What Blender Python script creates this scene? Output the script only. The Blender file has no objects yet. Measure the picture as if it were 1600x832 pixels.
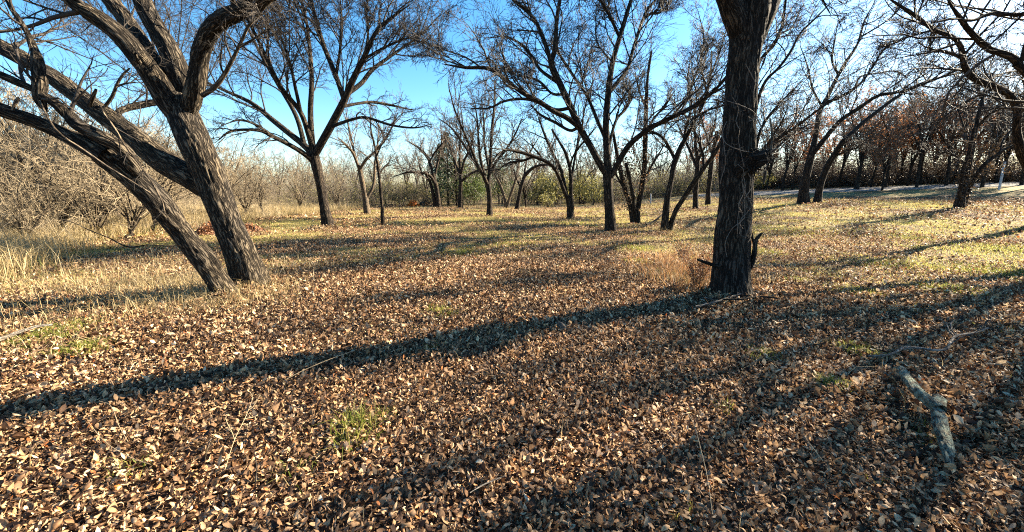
import bpy, math, random
import numpy as np
from mathutils import Vector, Matrix, noise

random.seed(5)
rng = np.random.default_rng(11)
scene = bpy.context.scene
COL = scene.collection

# ------------------------------------------------------------------ camera
FPX = 620.0                                   # focal length in pixels of a 1600 px wide frame
TILT = math.atan((416 - 297) / FPX)
EYE = 1.6
cam_data = bpy.data.cameras.new('camera')
cam_data.sensor_width = 36.0
cam_data.lens = 36.0 * FPX / 1600.0
cam_data.clip_start = 0.05
cam_data.clip_end = 3000
cam = bpy.data.objects.new('camera', cam_data)
cam.location = (0, 0, EYE)
cam.rotation_euler = (math.pi / 2 - TILT, 0, 0)
COL.objects.link(cam)
scene.camera = cam

# ------------------------------------------------------------------ sky and sun
SUN_AZ, SUN_EL = math.radians(65), math.radians(26)
world = bpy.data.worlds.new('World')
scene.world = world
world.use_nodes = True
wn = world.node_tree.nodes
wn.clear()
w_out = wn.new('ShaderNodeOutputWorld')
w_bg = wn.new('ShaderNodeBackground')
w_sky = wn.new('ShaderNodeTexSky')
w_sky.sky_type = 'NISHITA'
w_sky.sun_disc = False
w_sky.sun_elevation = SUN_EL
w_sky.sun_rotation = SUN_AZ
w_sky.altitude = 0
w_sky.air_density = 1.0
w_sky.dust_density = 0.45
w_sky.ozone_density = 2.5
w_bg.inputs['Strength'].default_value = 0.05
w_hs = wn.new('ShaderNodeHueSaturation')
w_hs.inputs['Saturation'].default_value = 1.32
w_hs.inputs['Hue'].default_value = 0.496
world.node_tree.links.new(w_sky.outputs[0], w_hs.inputs['Color'])
world.node_tree.links.new(w_hs.outputs[0], w_bg.inputs['Color'])
world.node_tree.links.new(w_bg.outputs[0], w_out.inputs['Surface'])

sun_data = bpy.data.lights.new('sun', 'SUN')
sun_data.energy = 5.0
sun_data.angle = math.radians(0.5)
sun_data.color = (1.0, 0.865, 0.65)
sun = bpy.data.objects.new('sun', sun_data)
sdir = Vector((math.sin(SUN_AZ) * math.cos(SUN_EL), math.cos(SUN_AZ) * math.cos(SUN_EL), math.sin(SUN_EL)))
sun.rotation_euler = sdir.to_track_quat('Z', 'Y').to_euler()
sun.location = sdir * 60
COL.objects.link(sun)

scene.view_settings.view_transform = 'Standard'
scene.view_settings.look = 'None'
scene.view_settings.exposure = 2.7
scene.view_settings.gamma = 1.0
scene.cycles.use_denoising = False
scene.cycles.max_bounces = 5
scene.cycles.diffuse_bounces = 2
scene.cycles.transmission_bounces = 2
scene.render.film_transparent = False
scene.cycles.pixel_filter_type = 'BLACKMAN_HARRIS'
scene.cycles.filter_width = 1.1

# ------------------------------------------------------------------ helpers
def tag(o, label=None, cat=None, group=None, kind=None):
    if label: o['label'] = label
    if cat: o['category'] = cat
    if group: o['group'] = group
    if kind: o['kind'] = kind
    return o

def ss(a, b, x):
    t = np.clip((x - a) / (b - a), 0, 1)
    return t * t * (3 - 2 * t)

def height(x, y):
    x = np.asarray(x, float); y = np.asarray(y, float)
    s = 0.8 * x + 0.3 * y
    m = ss(0.1, 0.5, x / np.maximum(y, 1.0))
    h = 0.95 * ss(8, 26, s) + 0.075 * np.clip(s - 28, 0, 18)
    micro = 0.022 * np.sin(1.7 * x + 0.6 * y + 1) * np.sin(1.3 * y - 0.5 * x) + 0.012 * np.sin(4.1 * x + 1.3 * y) * np.sin(3.7 * y - 1.1 * x)
    r = np.hypot(x, y)
    for bx, by in ((-4.3, 6.2), (3.24, 5.7)):
        micro = micro + 0.03 * np.exp(-((x - bx) ** 2 + (y - by) ** 2) / .45)
    return h * m + micro * (1 - ss(20, 60, r)) - 0.05 * ss(20, 40, r) * (1 - m)

def ray(px, py):
    cx = (px - 800) / FPX; u = -(py - 416) / FPX
    return Vector((cx, math.cos(TILT) + u * math.sin(TILT), -math.sin(TILT) + u * math.cos(TILT)))

def at(px, py, Y):
    d = ray(px, py)
    return Vector((0, 0, EYE)) + d * (Y / d.y)

def ground_at(px, py):
    d = ray(px, py)
    k = 0.5
    while k < 300:
        p = d * k
        if EYE + p.z < float(height(p.x, p.y)): break
        k += 0.02
    return Vector((p.x, p.y, float(height(p.x, p.y))))

def width_to_r(px, w, p):
    depth = p.y * math.cos(TILT) - (p.z - EYE) * math.sin(TILT)
    return 0.5 * w / FPX * depth * math.cos(math.atan((px - 800) / FPX))

def mesh_np(name, verts, faces_list, mats, attrs=None, smooth=True, mat_index=None):
    """faces_list: list of int arrays (n,k)."""
    me = bpy.data.meshes.new(name)
    verts = np.ascontiguousarray(verts, dtype=np.float32)
    me.vertices.add(len(verts))
    me.vertices.foreach_set('co', verts.ravel())
    faces_list = [np.asarray(f, np.int32) for f in faces_list if len(f)]
    nl = sum(f.size for f in faces_list); nf = sum(len(f) for f in faces_list)
    me.loops.add(nl); me.polygons.add(nf)
    me.loops.foreach_set('vertex_index', np.concatenate([f.ravel() for f in faces_list]))
    tot = np.concatenate([np.full(len(f), f.shape[1], np.int32) for f in faces_list])
    me.polygons.foreach_set('loop_start', np.concatenate([[0], np.cumsum(tot)[:-1]]).astype(np.int32))
    me.polygons.foreach_set('use_smooth', np.full(nf, smooth))
    if not isinstance(mats, (list, tuple)): mats = [mats]
    for m in mats: me.materials.append(m)
    if mat_index is not None: me.polygons.foreach_set('material_index', np.asarray(mat_index, np.int32))
    for k, (typ, data) in (attrs or {}).items():
        a = me.attributes.new(k, typ, 'POINT')
        a.data.foreach_set('vector' if typ == 'FLOAT_VECTOR' else 'value', np.ascontiguousarray(data, np.float32).ravel())
    me.update(calc_edges=True)
    return me

def link(name, me, parent=None, loc=None, rz=0.0):
    o = bpy.data.objects.new(name, me)
    COL.objects.link(o)
    if parent is not None: o.parent = parent
    if loc is not None: o.location = loc
    if rz: o.rotation_euler = (0, 0, rz)
    return o

def scatter(name, pts, meshes, smin=.85, smax=1.15, zs=None):
    """one object whose geometry nodes repeat a few clump meshes on points (x, y, z), turned about the vertical"""
    pts = np.asarray(pts, np.float32); N = len(pts)
    me = bpy.data.meshes.new(name)
    me.vertices.add(N); me.vertices.foreach_set('co', pts.ravel())
    rot = np.zeros((N, 3), np.float32); rot[:, 2] = rng.random(N) * 6.283
    sc = np.repeat(smin + (smax - smin) * rng.random((N, 1)), 3, 1).astype(np.float32)
    for k, d in (('turn', rot), ('size', sc)):
        a = me.attributes.new(k, 'FLOAT_VECTOR', 'POINT'); a.data.foreach_set('vector', np.ascontiguousarray(d).ravel())
    a = me.attributes.new('which', 'INT', 'POINT'); a.data.foreach_set('value', rng.integers(0, len(meshes), N).astype(np.int32))
    o = link(name, me)
    ng = bpy.data.node_groups.new(name + '_scatter', 'GeometryNodeTree')
    ng.interface.new_socket('Geometry', in_out='INPUT', socket_type='NodeSocketGeometry')
    ng.interface.new_socket('Geometry', in_out='OUTPUT', socket_type='NodeSocketGeometry')
    gi = ng.nodes.new('NodeGroupInput'); go = ng.nodes.new('NodeGroupOutput')
    for m in reversed(meshes):
        src = bpy.data.objects.new(name + '_clump', m)      # source of the clump, never linked to the scene
        oi = ng.nodes.new('GeometryNodeObjectInfo'); oi.inputs['Object'].default_value = src; oi.inputs['As Instance'].default_value = True
        last = oi
    def attr(n, t):
        a = ng.nodes.new('GeometryNodeInputNamedAttribute'); a.data_type = t; a.inputs['Name'].default_value = n
        return next(x for x in a.outputs if x.enabled and x.name == 'Attribute')
    ip = ng.nodes.new('GeometryNodeInstanceOnPoints')
    ng.links.new(gi.outputs[0], ip.inputs['Points'])
    if len(meshes) > 1:
        jn = ng.nodes.new('GeometryNodeJoinGeometry')
        for n in [n for n in ng.nodes if n.bl_idname == 'GeometryNodeObjectInfo']: ng.links.new(n.outputs['Geometry'], jn.inputs[0])
        ng.links.new(jn.outputs[0], ip.inputs['Instance']); ip.inputs['Pick Instance'].default_value = True
        ng.links.new(attr('which', 'INT'), ip.inputs['Instance Index'])
    else:
        ng.links.new(last.outputs['Geometry'], ip.inputs['Instance'])
    e2r = ng.nodes.new('FunctionNodeEulerToRotation'); ng.links.new(attr('turn', 'FLOAT_VECTOR'), e2r.inputs[0])
    ng.links.new(e2r.outputs[0], ip.inputs['Rotation']); ng.links.new(attr('size', 'FLOAT_VECTOR'), ip.inputs['Scale'])
    ng.links.new(ip.outputs[0], go.inputs[0])
    md = o.modifiers.new('scatter', 'NODES'); md.node_group = ng
    return o

# ------------------------------------------------------------------ materials
def new_mat(name):
    m = bpy.data.materials.new(name); m.use_nodes = True
    nt = m.node_tree; nt.nodes.clear()
    out = nt.nodes.new('ShaderNodeOutputMaterial')
    return m, nt, out

def node(nt, typ, **kw):
    n = nt.nodes.new(typ)
    for k, v in kw.items():
        if k in n.inputs.keys(): n.inputs[k].default_value = v
        else: setattr(n, k, v)
    return n

def ramp(nt, fac, stops, interp='LINEAR'):
    r = nt.nodes.new('ShaderNodeValToRGB')
    r.color_ramp.interpolation = interp
    el = r.color_ramp.elements
    while len(el) < len(stops): el.new(0.5)
    for e, (p, c) in zip(el, stops):
        e.position = p; e.color = (*c, 1)
    nt.links.new(fac, r.inputs[0])
    return r.outputs[0]

def bark_mat(name, dark, mid, lite, lichen=0.0, scale=1.0, bump=1.0):
    m, nt, out = new_mat(name)
    L = nt.links.new
    at_ = node(nt, 'ShaderNodeAttribute', attribute_name='bark')
    wz = node(nt, 'ShaderNodeTexNoise', Scale=5.0, Detail=2.0); L(at_.outputs['Vector'], wz.inputs['Vector'])
    wa = node(nt, 'ShaderNodeVectorMath', operation='MULTIPLY_ADD'); L(wz.outputs['Color'], wa.inputs[0]); wa.inputs[1].default_value = (0.06, 0.06, 0.06); L(at_.outputs['Vector'], wa.inputs[2])
    mp = node(nt, 'ShaderNodeMapping'); mp.inputs['Scale'].default_value = (36 * scale, 36 * scale, 4.6 * scale)
    L(wa.outputs[0], mp.inputs[0])
    n1 = node(nt, 'ShaderNodeTexNoise', Scale=1.0, Detail=2.5, Roughness=0.5, Distortion=0.4); L(mp.outputs[0], n1.inputs['Vector'])
    fine = node(nt, 'ShaderNodeTexNoise', Scale=4.0, Detail=6.0, Roughness=0.75); L(mp.outputs[0], fine.inputs['Vector'])
    sb = node(nt, 'ShaderNodeMath', operation='SUBTRACT'); L(n1.outputs[0], sb.inputs[0]); sb.inputs[1].default_value = 0.5
    ab = node(nt, 'ShaderNodeMath', operation='ABSOLUTE'); L(sb.outputs[0], ab.inputs[0])
    am = node(nt, 'ShaderNodeMath', operation='MULTIPLY'); L(ab.outputs[0], am.inputs[0]); am.inputs[1].default_value = 4.2
    cl = node(nt, 'ShaderNodeMath', operation='MINIMUM'); L(am.outputs[0], cl.inputs[0]); cl.inputs[1].default_value = 0.62
    mx = node(nt, 'ShaderNodeMath', operation='MULTIPLY_ADD'); L(fine.outputs[0], mx.inputs[0]); mx.inputs[1].default_value = 0.55; L(cl.outputs[0], mx.inputs[2])
    c = ramp(nt, mx.outputs[0], [(0.32, dark), (0.62, mid), (0.98, lite)])
    n2 = node(nt, 'ShaderNodeTexNoise', Scale=1.7, Detail=3.0); L(at_.outputs['Vector'], n2.inputs['Vector'])
    hue = ramp(nt, n2.outputs[0], [(0.35, (0.75, 0.75, 0.8)), (0.65, (1.25, 1.15, 1.0))])
    mul = node(nt, 'ShaderNodeMix', data_type='RGBA', blend_type='MULTIPLY'); mul.inputs['Factor'].default_value = 1
    L(c, mul.inputs['A']); L(hue, mul.inputs['B'])
    col = mul.outputs['Result']
    if lichen:
        n3 = node(nt, 'ShaderNodeTexNoise', Scale=24.0, Detail=6.0, Roughness=0.7); L(at_.outputs['Vector'], n3.inputs['Vector'])
        f = ramp(nt, n3.outputs[0], [(0.55 - 0.2 * lichen, (0, 0, 0)), (0.68 - 0.15 * lichen, (1, 1, 1))])
        mm = node(nt, 'ShaderNodeMix', data_type='RGBA'); L(f, mm.inputs['Factor']); L(col, mm.inputs['A'])
        mm.inputs['B'].default_value = (0.30, 0.35, 0.26, 1)
        col = mm.outputs['Result']
    bs = node(nt, 'ShaderNodeBsdfPrincipled', Roughness=0.9); bs.inputs['Specular IOR Level'].default_value = 0.15
    L(col, bs.inputs['Base Color'])
    bp = node(nt, 'ShaderNodeBump', Strength=1.0 * bump, Distance=0.05); L(mx.outputs[0], bp.inputs['Height']); L(bp.outputs[0], bs.inputs['Normal'])
    L(bs.outputs[0], out.inputs[0])
    return m

def twig_mat(name, a, b):
    m, nt, out = new_mat(name)
    L = nt.links.new
    g = node(nt, 'ShaderNodeNewGeometry')
    c = ramp(nt, g.outputs['Random Per Island'], [(0.0, a), (1.0, b)])
    bs = node(nt, 'ShaderNodeBsdfPrincipled', Roughness=0.75); bs.inputs['Specular IOR Level'].default_value = 0.25
    L(c, bs.inputs['Base Color']); L(bs.outputs[0], out.inputs[0])
    return m

def leaf_mat(name, stops, trans=0.25, source='island', rough=0.55, spec=0.35, vein=True):
    m, nt, out = new_mat(name)
    L = nt.links.new
    if source == 'island':
        g = node(nt, 'ShaderNodeNewGeometry'); fac = g.outputs['Random Per Island']
    elif source == 'object':
        g = node(nt, 'ShaderNodeObjectInfo'); fac = g.outputs['Random']
    c = ramp(nt, fac, stops)
    if source == 'island' and vein:
        oi = node(nt, 'ShaderNodeObjectInfo'); ov = ramp(nt, oi.outputs['Random'], [(0, (0.72, 0.74, 0.78)), (0.5, (1.0, 0.98, 0.96)), (1, (1.25, 1.15, 1.0))])
        om = node(nt, 'ShaderNodeMix', data_type='RGBA', blend_type='MULTIPLY'); om.inputs['Factor'].default_value = 1
        L(c, om.inputs['A']); L(ov, om.inputs['B']); c = om.outputs['Result']
    if vein:
        tc = node(nt, 'ShaderNodeNewGeometry')
        n = node(nt, 'ShaderNodeTexNoise', Scale=70.0, Detail=3.0); L(tc.outputs['Position'], n.inputs['Vector'])
        v = ramp(nt, n.outputs[0], [(0.3, (0.55, 0.55, 0.55)), (0.7, (1.3, 1.3, 1.3))])
        mu = node(nt, 'ShaderNodeMix', data_type='RGBA', blend_type='MULTIPLY'); mu.inputs['Factor'].default_value = 1
        L(c, mu.inputs['A']); L(v, mu.inputs['B']); c = mu.outputs['Result']
    bs = node(nt, 'ShaderNodeBsdfPrincipled', Roughness=rough); bs.inputs['Specular IOR Level'].default_value = spec
    L(c, bs.inputs['Base Color'])
    tr = node(nt, 'ShaderNodeBsdfTranslucent'); L(c, tr.inputs['Color'])
    mi = node(nt, 'ShaderNodeMixShader'); mi.inputs[0].default_value = trans
    L(bs.outputs[0], mi.inputs[1]); L(tr.outputs[0], mi.inputs[2]); L(mi.outputs[0], out.inputs[0])
    return m

BARK_NEAR = bark_mat('bark_near', (0.007, 0.0058, 0.0045), (0.044, 0.036, 0.028), (0.165, 0.14, 0.105), bump=1.0)
BARK_RIGHT = bark_mat('bark_right', (0.007, 0.006, 0.005), (0.030, 0.025, 0.021), (0.10, 0.086, 0.07))
BARK_MID = bark_mat('bark_mid', (0.007, 0.0055, 0.0045), (0.030, 0.023, 0.018), (0.11, 0.088, 0.066), scale=0.8)
BARK_PALE = bark_mat('bark_pale', (0.04, 0.032, 0.025), (0.12, 0.095, 0.07), (0.26, 0.215, 0.16))
BARK_LICHEN = bark_mat('bark_lichen', (0.03, 0.025, 0.02), (0.10, 0.085, 0.065), (0.24, 0.215, 0.165), lichen=0.7, scale=1.4)
BARK_GREY = bark_mat('bark_weathered', (0.07, 0.065, 0.06), (0.22, 0.20, 0.18), (0.42, 0.39, 0.35), scale=1.5)
TWIG_DARK = twig_mat('twig_dark', (0.012, 0.0095, 0.008), (0.05, 0.039, 0.031))
TWIG_PALE = twig_mat('twig_pale', (0.22, 0.17, 0.105), (0.48, 0.385, 0.25))
TWIG_GREY = twig_mat('twig_grey', (0.12, 0.092, 0.058), (0.34, 0.27, 0.175))
TWIG_STRAW = twig_mat('stalk_straw', (0.20, 0.145, 0.085), (0.34, 0.26, 0.155))
TWIG_WOOD = twig_mat('twig_wood', (0.09, 0.068, 0.052), (0.25, 0.195, 0.15))
TWIG_FAR = twig_mat('twig_far', (0.07, 0.055, 0.045), (0.17, 0.135, 0.105))
LEAF_STOPS = [(0.0, (0.035, 0.019, 0.012)), (0.24, (0.11, 0.058, 0.031)), (0.47, (0.26, 0.152, 0.08)), (0.67, (0.45, 0.29, 0.16)),
              (0.84, (0.64, 0.455, 0.275)), (0.93, (0.71, 0.56, 0.37)), (0.96, (0.24, 0.06, 0.018)), (1.0, (0.46, 0.17, 0.05))]
LEAF = leaf_mat('dead_leaf', LEAF_STOPS, trans=0.22, spec=0.2, rough=0.65)
LEAF_ONE = leaf_mat('dead_leaf_single', LEAF_STOPS, trans=0.18, source='object')
RUST = leaf_mat('rust_leaf', [(0, (0.12, 0.05, 0.025)), (0.5, (0.28, 0.12, 0.05)), (1, (0.44, 0.21, 0.09))], trans=0.5, vein=False)
BROWN = leaf_mat('brown_leaf', [(0, (0.06, 0.036, 0.02)), (1, (0.24, 0.155, 0.085))], trans=0.3, vein=False)
DARKBRUSH = leaf_mat('dark_brush_leaf', [(0, (0.02, 0.016, 0.010)), (0.7, (0.06, 0.042, 0.025)), (1, (0.14, 0.085, 0.045))], trans=0.2, vein=False)
CEDAR = leaf_mat('cedar_leaf', [(0, (0.012, 0.030, 0.012)), (1, (0.05, 0.085, 0.03))], trans=0.15, vein=False)
OLIVE = leaf_mat('olive_leaf', [(0, (0.10, 0.095, 0.03)), (0.6, (0.22, 0.20, 0.065)), (1, (0.34, 0.30, 0.10))], trans=0.4, vein=False)
GREEN = leaf_mat('green_leaf', [(0, (0.035, 0.06, 0.016)), (1, (0.12, 0.15, 0.04))], trans=0.35, vein=False)
ORANGE = leaf_mat('orange_needles', [(0, (0.50, 0.14, 0.02)), (1, (0.80, 0.33, 0.08))], trans=0.3, vein=False)
REDPILE = leaf_mat('red_brown_needles', [(0, (0.13, 0.055, 0.028)), (1, (0.34, 0.16, 0.075))], trans=0.3, vein=False)
GRASS = leaf_mat('green_grass', [(0, (0.10, 0.13, 0.018)), (0.5, (0.23, 0.25, 0.04)), (1, (0.44, 0.37, 0.12))], trans=0.5, vein=False)
GREENWEED = leaf_mat('green_weed', [(0, (0.06, 0.075, 0.02)), (0.6, (0.16, 0.17, 0.05)), (1, (0.27, 0.24, 0.09))], trans=0.4, vein=False)
STRAW = leaf_mat('straw_grass', [(0, (0.16, 0.12, 0.04)), (0.3, (0.30, 0.22, 0.10)), (0.7, (0.46, 0.35, 0.18)), (1, (0.60, 0.49, 0.29))], trans=0.35, vein=False)
MIXGRASS = leaf_mat('short_grass', [(0, (0.15, 0.17, 0.03)), (0.4, (0.36, 0.31, 0.09)), (1, (0.56, 0.45, 0.19))], trans=0.45, vein=False)

def ground_material():
    m, nt, out = new_mat('leafy_ground')
    L = nt.links.new
    g = node(nt, 'ShaderNodeNewGeometry')
    def nz(s, d=4.0, r=0.6):
        n = node(nt, 'ShaderNodeTexNoise', Scale=s, Detail=d, Roughness=r); L(g.outputs['Position'], n.inputs['Vector']); return n.outputs[0]
    base = ramp(nt, nz(16.0, 6.0, 0.75), [(0.35, (0.018, 0.012, 0.008)), (0.52, (0.09, 0.055, 0.033)), (0.68, (0.27, 0.17, 0.10))])
    grass = ramp(nt, nz(22.0, 6.0, 0.75), [(0.33, (0.07, 0.058, 0.022)), (0.5, (0.24, 0.19, 0.075)), (0.68, (0.42, 0.34, 0.16))])
    mask = ramp(nt, nz(0.35, 5.0, 0.6), [(0.42, (0, 0, 0)), (0.6, (1, 1, 1))])
    mx = node(nt, 'ShaderNodeMix', data_type='RGBA'); sp = node(nt, 'ShaderNodeSeparateXYZ'); L(g.outputs['Position'], sp.inputs[0])
    mr = node(nt, 'ShaderNodeMapRange'); L(sp.outputs['Y'], mr.inputs[0]); mr.inputs[1].default_value = 6; mr.inputs[2].default_value = 14
    mk = node(nt, 'ShaderNodeMath', operation='MULTIPLY'); L(mask, mk.inputs[0]); L(mr.outputs[0], mk.inputs[1])
    L(mk.outputs[0], mx.inputs['Factor']); L(base, mx.inputs['A']); L(grass, mx.inputs['B'])
    bs = node(nt, 'ShaderNodeBsdfPrincipled', Roughness=0.95); bs.inputs['Specular IOR Level'].default_value = 0.1
    L(mx.outputs['Result'], bs.inputs['Base Color'])
    bp = node(nt, 'ShaderNodeBump', Strength=1.0, Distance=0.06); L(nz(14.0, 6.0, 0.7), bp.inputs['Height']); L(bp.outputs[0], bs.inputs['Normal'])
    L(bs.outputs[0], out.inputs[0])
    return m
GROUND = ground_material()

def plain_mat(name, stops, scale, rough=0.9, bump=0.3):
    m, nt, out = new_mat(name)
    L = nt.links.new
    g = node(nt, 'ShaderNodeNewGeometry')
    n = node(nt, 'ShaderNodeTexNoise', Scale=scale, Detail=5.0, Roughness=0.65); L(g.outputs['Position'], n.inputs['Vector'])
    bs = node(nt, 'ShaderNodeBsdfPrincipled', Roughness=rough); bs.inputs['Specular IOR Level'].default_value = 0.1
    L(ramp(nt, n.outputs[0], stops), bs.inputs['Base Color'])
    bp = node(nt, 'ShaderNodeBump', Strength=bump, Distance=0.03); L(n.outputs[0], bp.inputs['Height']); L(bp.outputs[0], bs.inputs['Normal'])
    L(bs.outputs[0], out.inputs[0])
    return m
ROAD = plain_mat('pale_gravel_road', [(0.3, (0.13, 0.125, 0.115)), (0.7, (0.26, 0.25, 0.235))], 3.0, rough=1.0)
PAINT = plain_mat('white_post_paint', [(0.3, (0.28, 0.28, 0.28)), (0.7, (0.50, 0.50, 0.50))], 8.0, rough=0.8, bump=0.1)
CUTWOOD = plain_mat('broken_wood', [(0.3, (0.16, 0.10, 0.055)), (0.7, (0.42, 0.30, 0.18))], 30.0)

# ------------------------------------------------------------------ ground and road
def make_ground():
    u = np.linspace(-1, 1, 181)
    xs = np.sinh(u * 5.2) / np.sinh(5.2) * 900
    v = np.linspace(-0.55, 1, 171)
    ys = np.sinh(v * 5.4) / np.sinh(5.4) * 1400
    X, Y = np.meshgrid(xs, ys)
    Z = height(X, Y)
    V = np.stack([X, Y, Z], -1).reshape(-1, 3)
    nx, ny = len(xs), len(ys)
    i = (np.arange(ny - 1)[:, None] * nx + np.arange(nx - 1)[None]).ravel()
    F = np.stack([i, i + 1, i + nx + 1, i + nx], -1)
    return tag(link('ground', mesh_np('ground', V, [F], GROUND)), kind='structure')
ground = make_ground()

def make_road():
    t = np.linspace(0.18, 1.6, 90)
    cx = 10 + 50 * t; cy = 46 - 24 * t + 2.5 * np.sin(t * 3)
    dx = np.gradient(cx); dy = np.gradient(cy); l = np.hypot(dx, dy); nx, ny = -dy / l, dx / l
    rows = []
    for w in np.linspace(-3.0, 3.0, 7):
        x = cx + nx * w; y = cy + ny * w
        rows.append(np.stack([x, y, height(x, y) + 0.05 - 0.012 * abs(w)], -1))
    V = np.stack(rows, 0); R, n = V.shape[:2]
    i = (np.arange(R - 1)[:, None] * n + np.arange(n - 1)[None]).ravel()
    return tag(link('road', mesh_np('road', V.reshape(-1, 3), [np.stack([i, i + 1, i + n + 1, i + n], -1)], ROAD)), kind='structure')
make_road()

# ------------------------------------------------------------------ tubes and branches
def catmull(P, R, n):
    P = np.asarray(P, float); R = np.asarray(R, float)
    A = np.concatenate([P, R[:, None]], 1)
    A = np.vstack([2 * A[0] - A[1], A, 2 * A[-1] - A[-2]])
    seg = np.linalg.norm(np.diff(A[1:-1, :3], axis=0), axis=1)
    cum = np.concatenate([[0], np.cumsum(seg)]); cum /= cum[-1]
    t = np.linspace(0, 1, n)
    k = np.clip(np.searchsorted(cum, t, side='right') - 1, 0, len(seg) - 1)
    u = ((t - cum[k]) / (cum[k + 1] - cum[k]))[:, None]
    p0, p1, p2, p3 = A[k], A[k + 1], A[k + 2], A[k + 3]
    q = 0.5 * ((2 * p1) + (-p0 + p2) * u + (2 * p0 - 5 * p1 + 4 * p2 - p3) * u ** 2 + (-p0 + 3 * p1 - 3 * p2 + p3) * u ** 3)
    return q[:, :3], np.maximum(q[:, 3], 0.0015)

def norm(v):
    return v / np.maximum(np.linalg.norm(v, axis=-1, keepdims=True), 1e-9)

def tubes(P, R, sides):
    """P (N,n,3), R (N,n) -> verts, quads, bark coordinates"""
    N, n, _ = P.shape
    T = norm(np.gradient(P, axis=1))
    chord = norm(P[:, -1] - P[:, 0])
    ref = np.where(np.abs(chord[:, 2:3]) > 0.75, np.array([[0.93, 0.37, 0.0]]), np.array([[0.0, 0.12, 0.99]]))[:, None, :]
    U = norm(np.cross(T, np.broadcast_to(ref, T.shape)))
    W = np.cross(T, U)
    a = np.linspace(0, 2 * np.pi, sides, endpoint=False)
    ca, sa = np.cos(a), np.sin(a)
    V = P[:, :, None] + R[:, :, None, None] * (ca[:, None] * U[:, :, None] + sa[:, None] * W[:, :, None])
    seg = np.linalg.norm(np.diff(P, axis=1), axis=2)
    vlen = np.concatenate([np.zeros((N, 1)), np.cumsum(seg, 1)], 1) + rng.random((N, 1)) * 20
    B = np.stack([np.broadcast_to(R[:, :, None] * ca, V.shape[:3]), np.broadcast_to(R[:, :, None] * sa, V.shape[:3]),
                  np.broadcast_to(vlen[:, :, None], V.shape[:3])], -1)
    base = (np.arange(N) * n * sides)[:, None, None] + (np.arange(n - 1) * sides)[None, :, None]
    j = np.arange(sides); j2 = (j + 1) % sides
    Q = np.stack([base + j, base + j2, base + sides + j2, base + sides + j], -1).reshape(-1, 4)
    return V.reshape(-1, 3), Q, B.reshape(-1, 3)

def join(parts):
    Vs, Qs, Bs, off = [], [], [], 0
    for V, Q, B in parts:
        Vs.append(V); Qs.append(Q + off); Bs.append(B); off += len(V)
    return np.concatenate(Vs), np.concatenate(Qs), np.concatenate(Bs)

def tube_mesh(name, parts, mat):
    V, Q, B = join(parts)
    return mesh_np(name, V, [Q], mat, {'bark': ('FLOAT_VECTOR', B)})

def spawn(P, R, K, t0, t1, ang, lenf, m, up=0.05, wander=0.18, ratio=0.6, rtip=0.002, lmin=0.0, lmax=9.0, upbias=0.0, flat=None, rcap=9.0):
    N, n, _ = P.shape
    t = (np.arange(K)[None] + rng.random((N, K))) / K * (t1 - t0) + t0
    idx = t * (n - 1); i0 = np.clip(idx.astype(int), 0, n - 2); f = (idx - i0)[..., None]
    ar = np.arange(N)[:, None]
    pos = P[ar, i0] * (1 - f) + P[ar, i0 + 1] * f
    rad = R[ar, i0] * (1 - f[..., 0]) + R[ar, i0 + 1] * f[..., 0]
    tan = norm(P[ar, i0 + 1] - P[ar, i0])
    plen = np.linalg.norm(np.diff(P, axis=1), axis=2).sum(1)[:, None]
    Ln = np.clip(plen * lenf * (0.55 + 0.75 * rng.random((N, K))) * (1.15 - 0.55 * t), lmin, lmax)
    rnd = rng.normal(size=pos.shape); rnd[..., 2] += upbias
    perp = norm(rnd - (rnd * tan).sum(-1, keepdims=True) * tan)
    a = np.radians(ang[0] + (ang[1] - ang[0]) * rng.random((N, K)))[..., None]
    d = norm(tan * np.cos(a) + perp * np.sin(a))
    pos = pos.reshape(-1, 3); d = d.reshape(-1, 3); Ln = Ln.reshape(-1, 1); rad = rad.reshape(-1)
    pts = [pos]
    st = Ln / (m - 1)
    bend = rng.normal(size=d.shape) * wander * 0.5
    for s in range(m - 1):
        if s: d = norm(d + rng.normal(size=d.shape) * wander + bend + np.array([0, 0, up]))
        pts.append(pts[-1] + d * st)
    C = np.stack(pts, 1)
    r0 = np.minimum(np.minimum(rad * ratio, rcap), Ln[:, 0] * 0.03)
    r0 = np.maximum(r0, rtip)
    tt = np.linspace(0, 1, m)[None]
    Rc = r0[:, None] * (1 - tt) ** 0.8 + rtip * tt
    return C, np.maximum(Rc, rtip)

def resample_many(limbs, n=14):
    Ps, Rs = [], []
    for P, R in limbs:
        p, r = catmull(P, R, n); Ps.append(p); Rs.append(r)
    return np.stack(Ps), np.stack(Rs)

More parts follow.
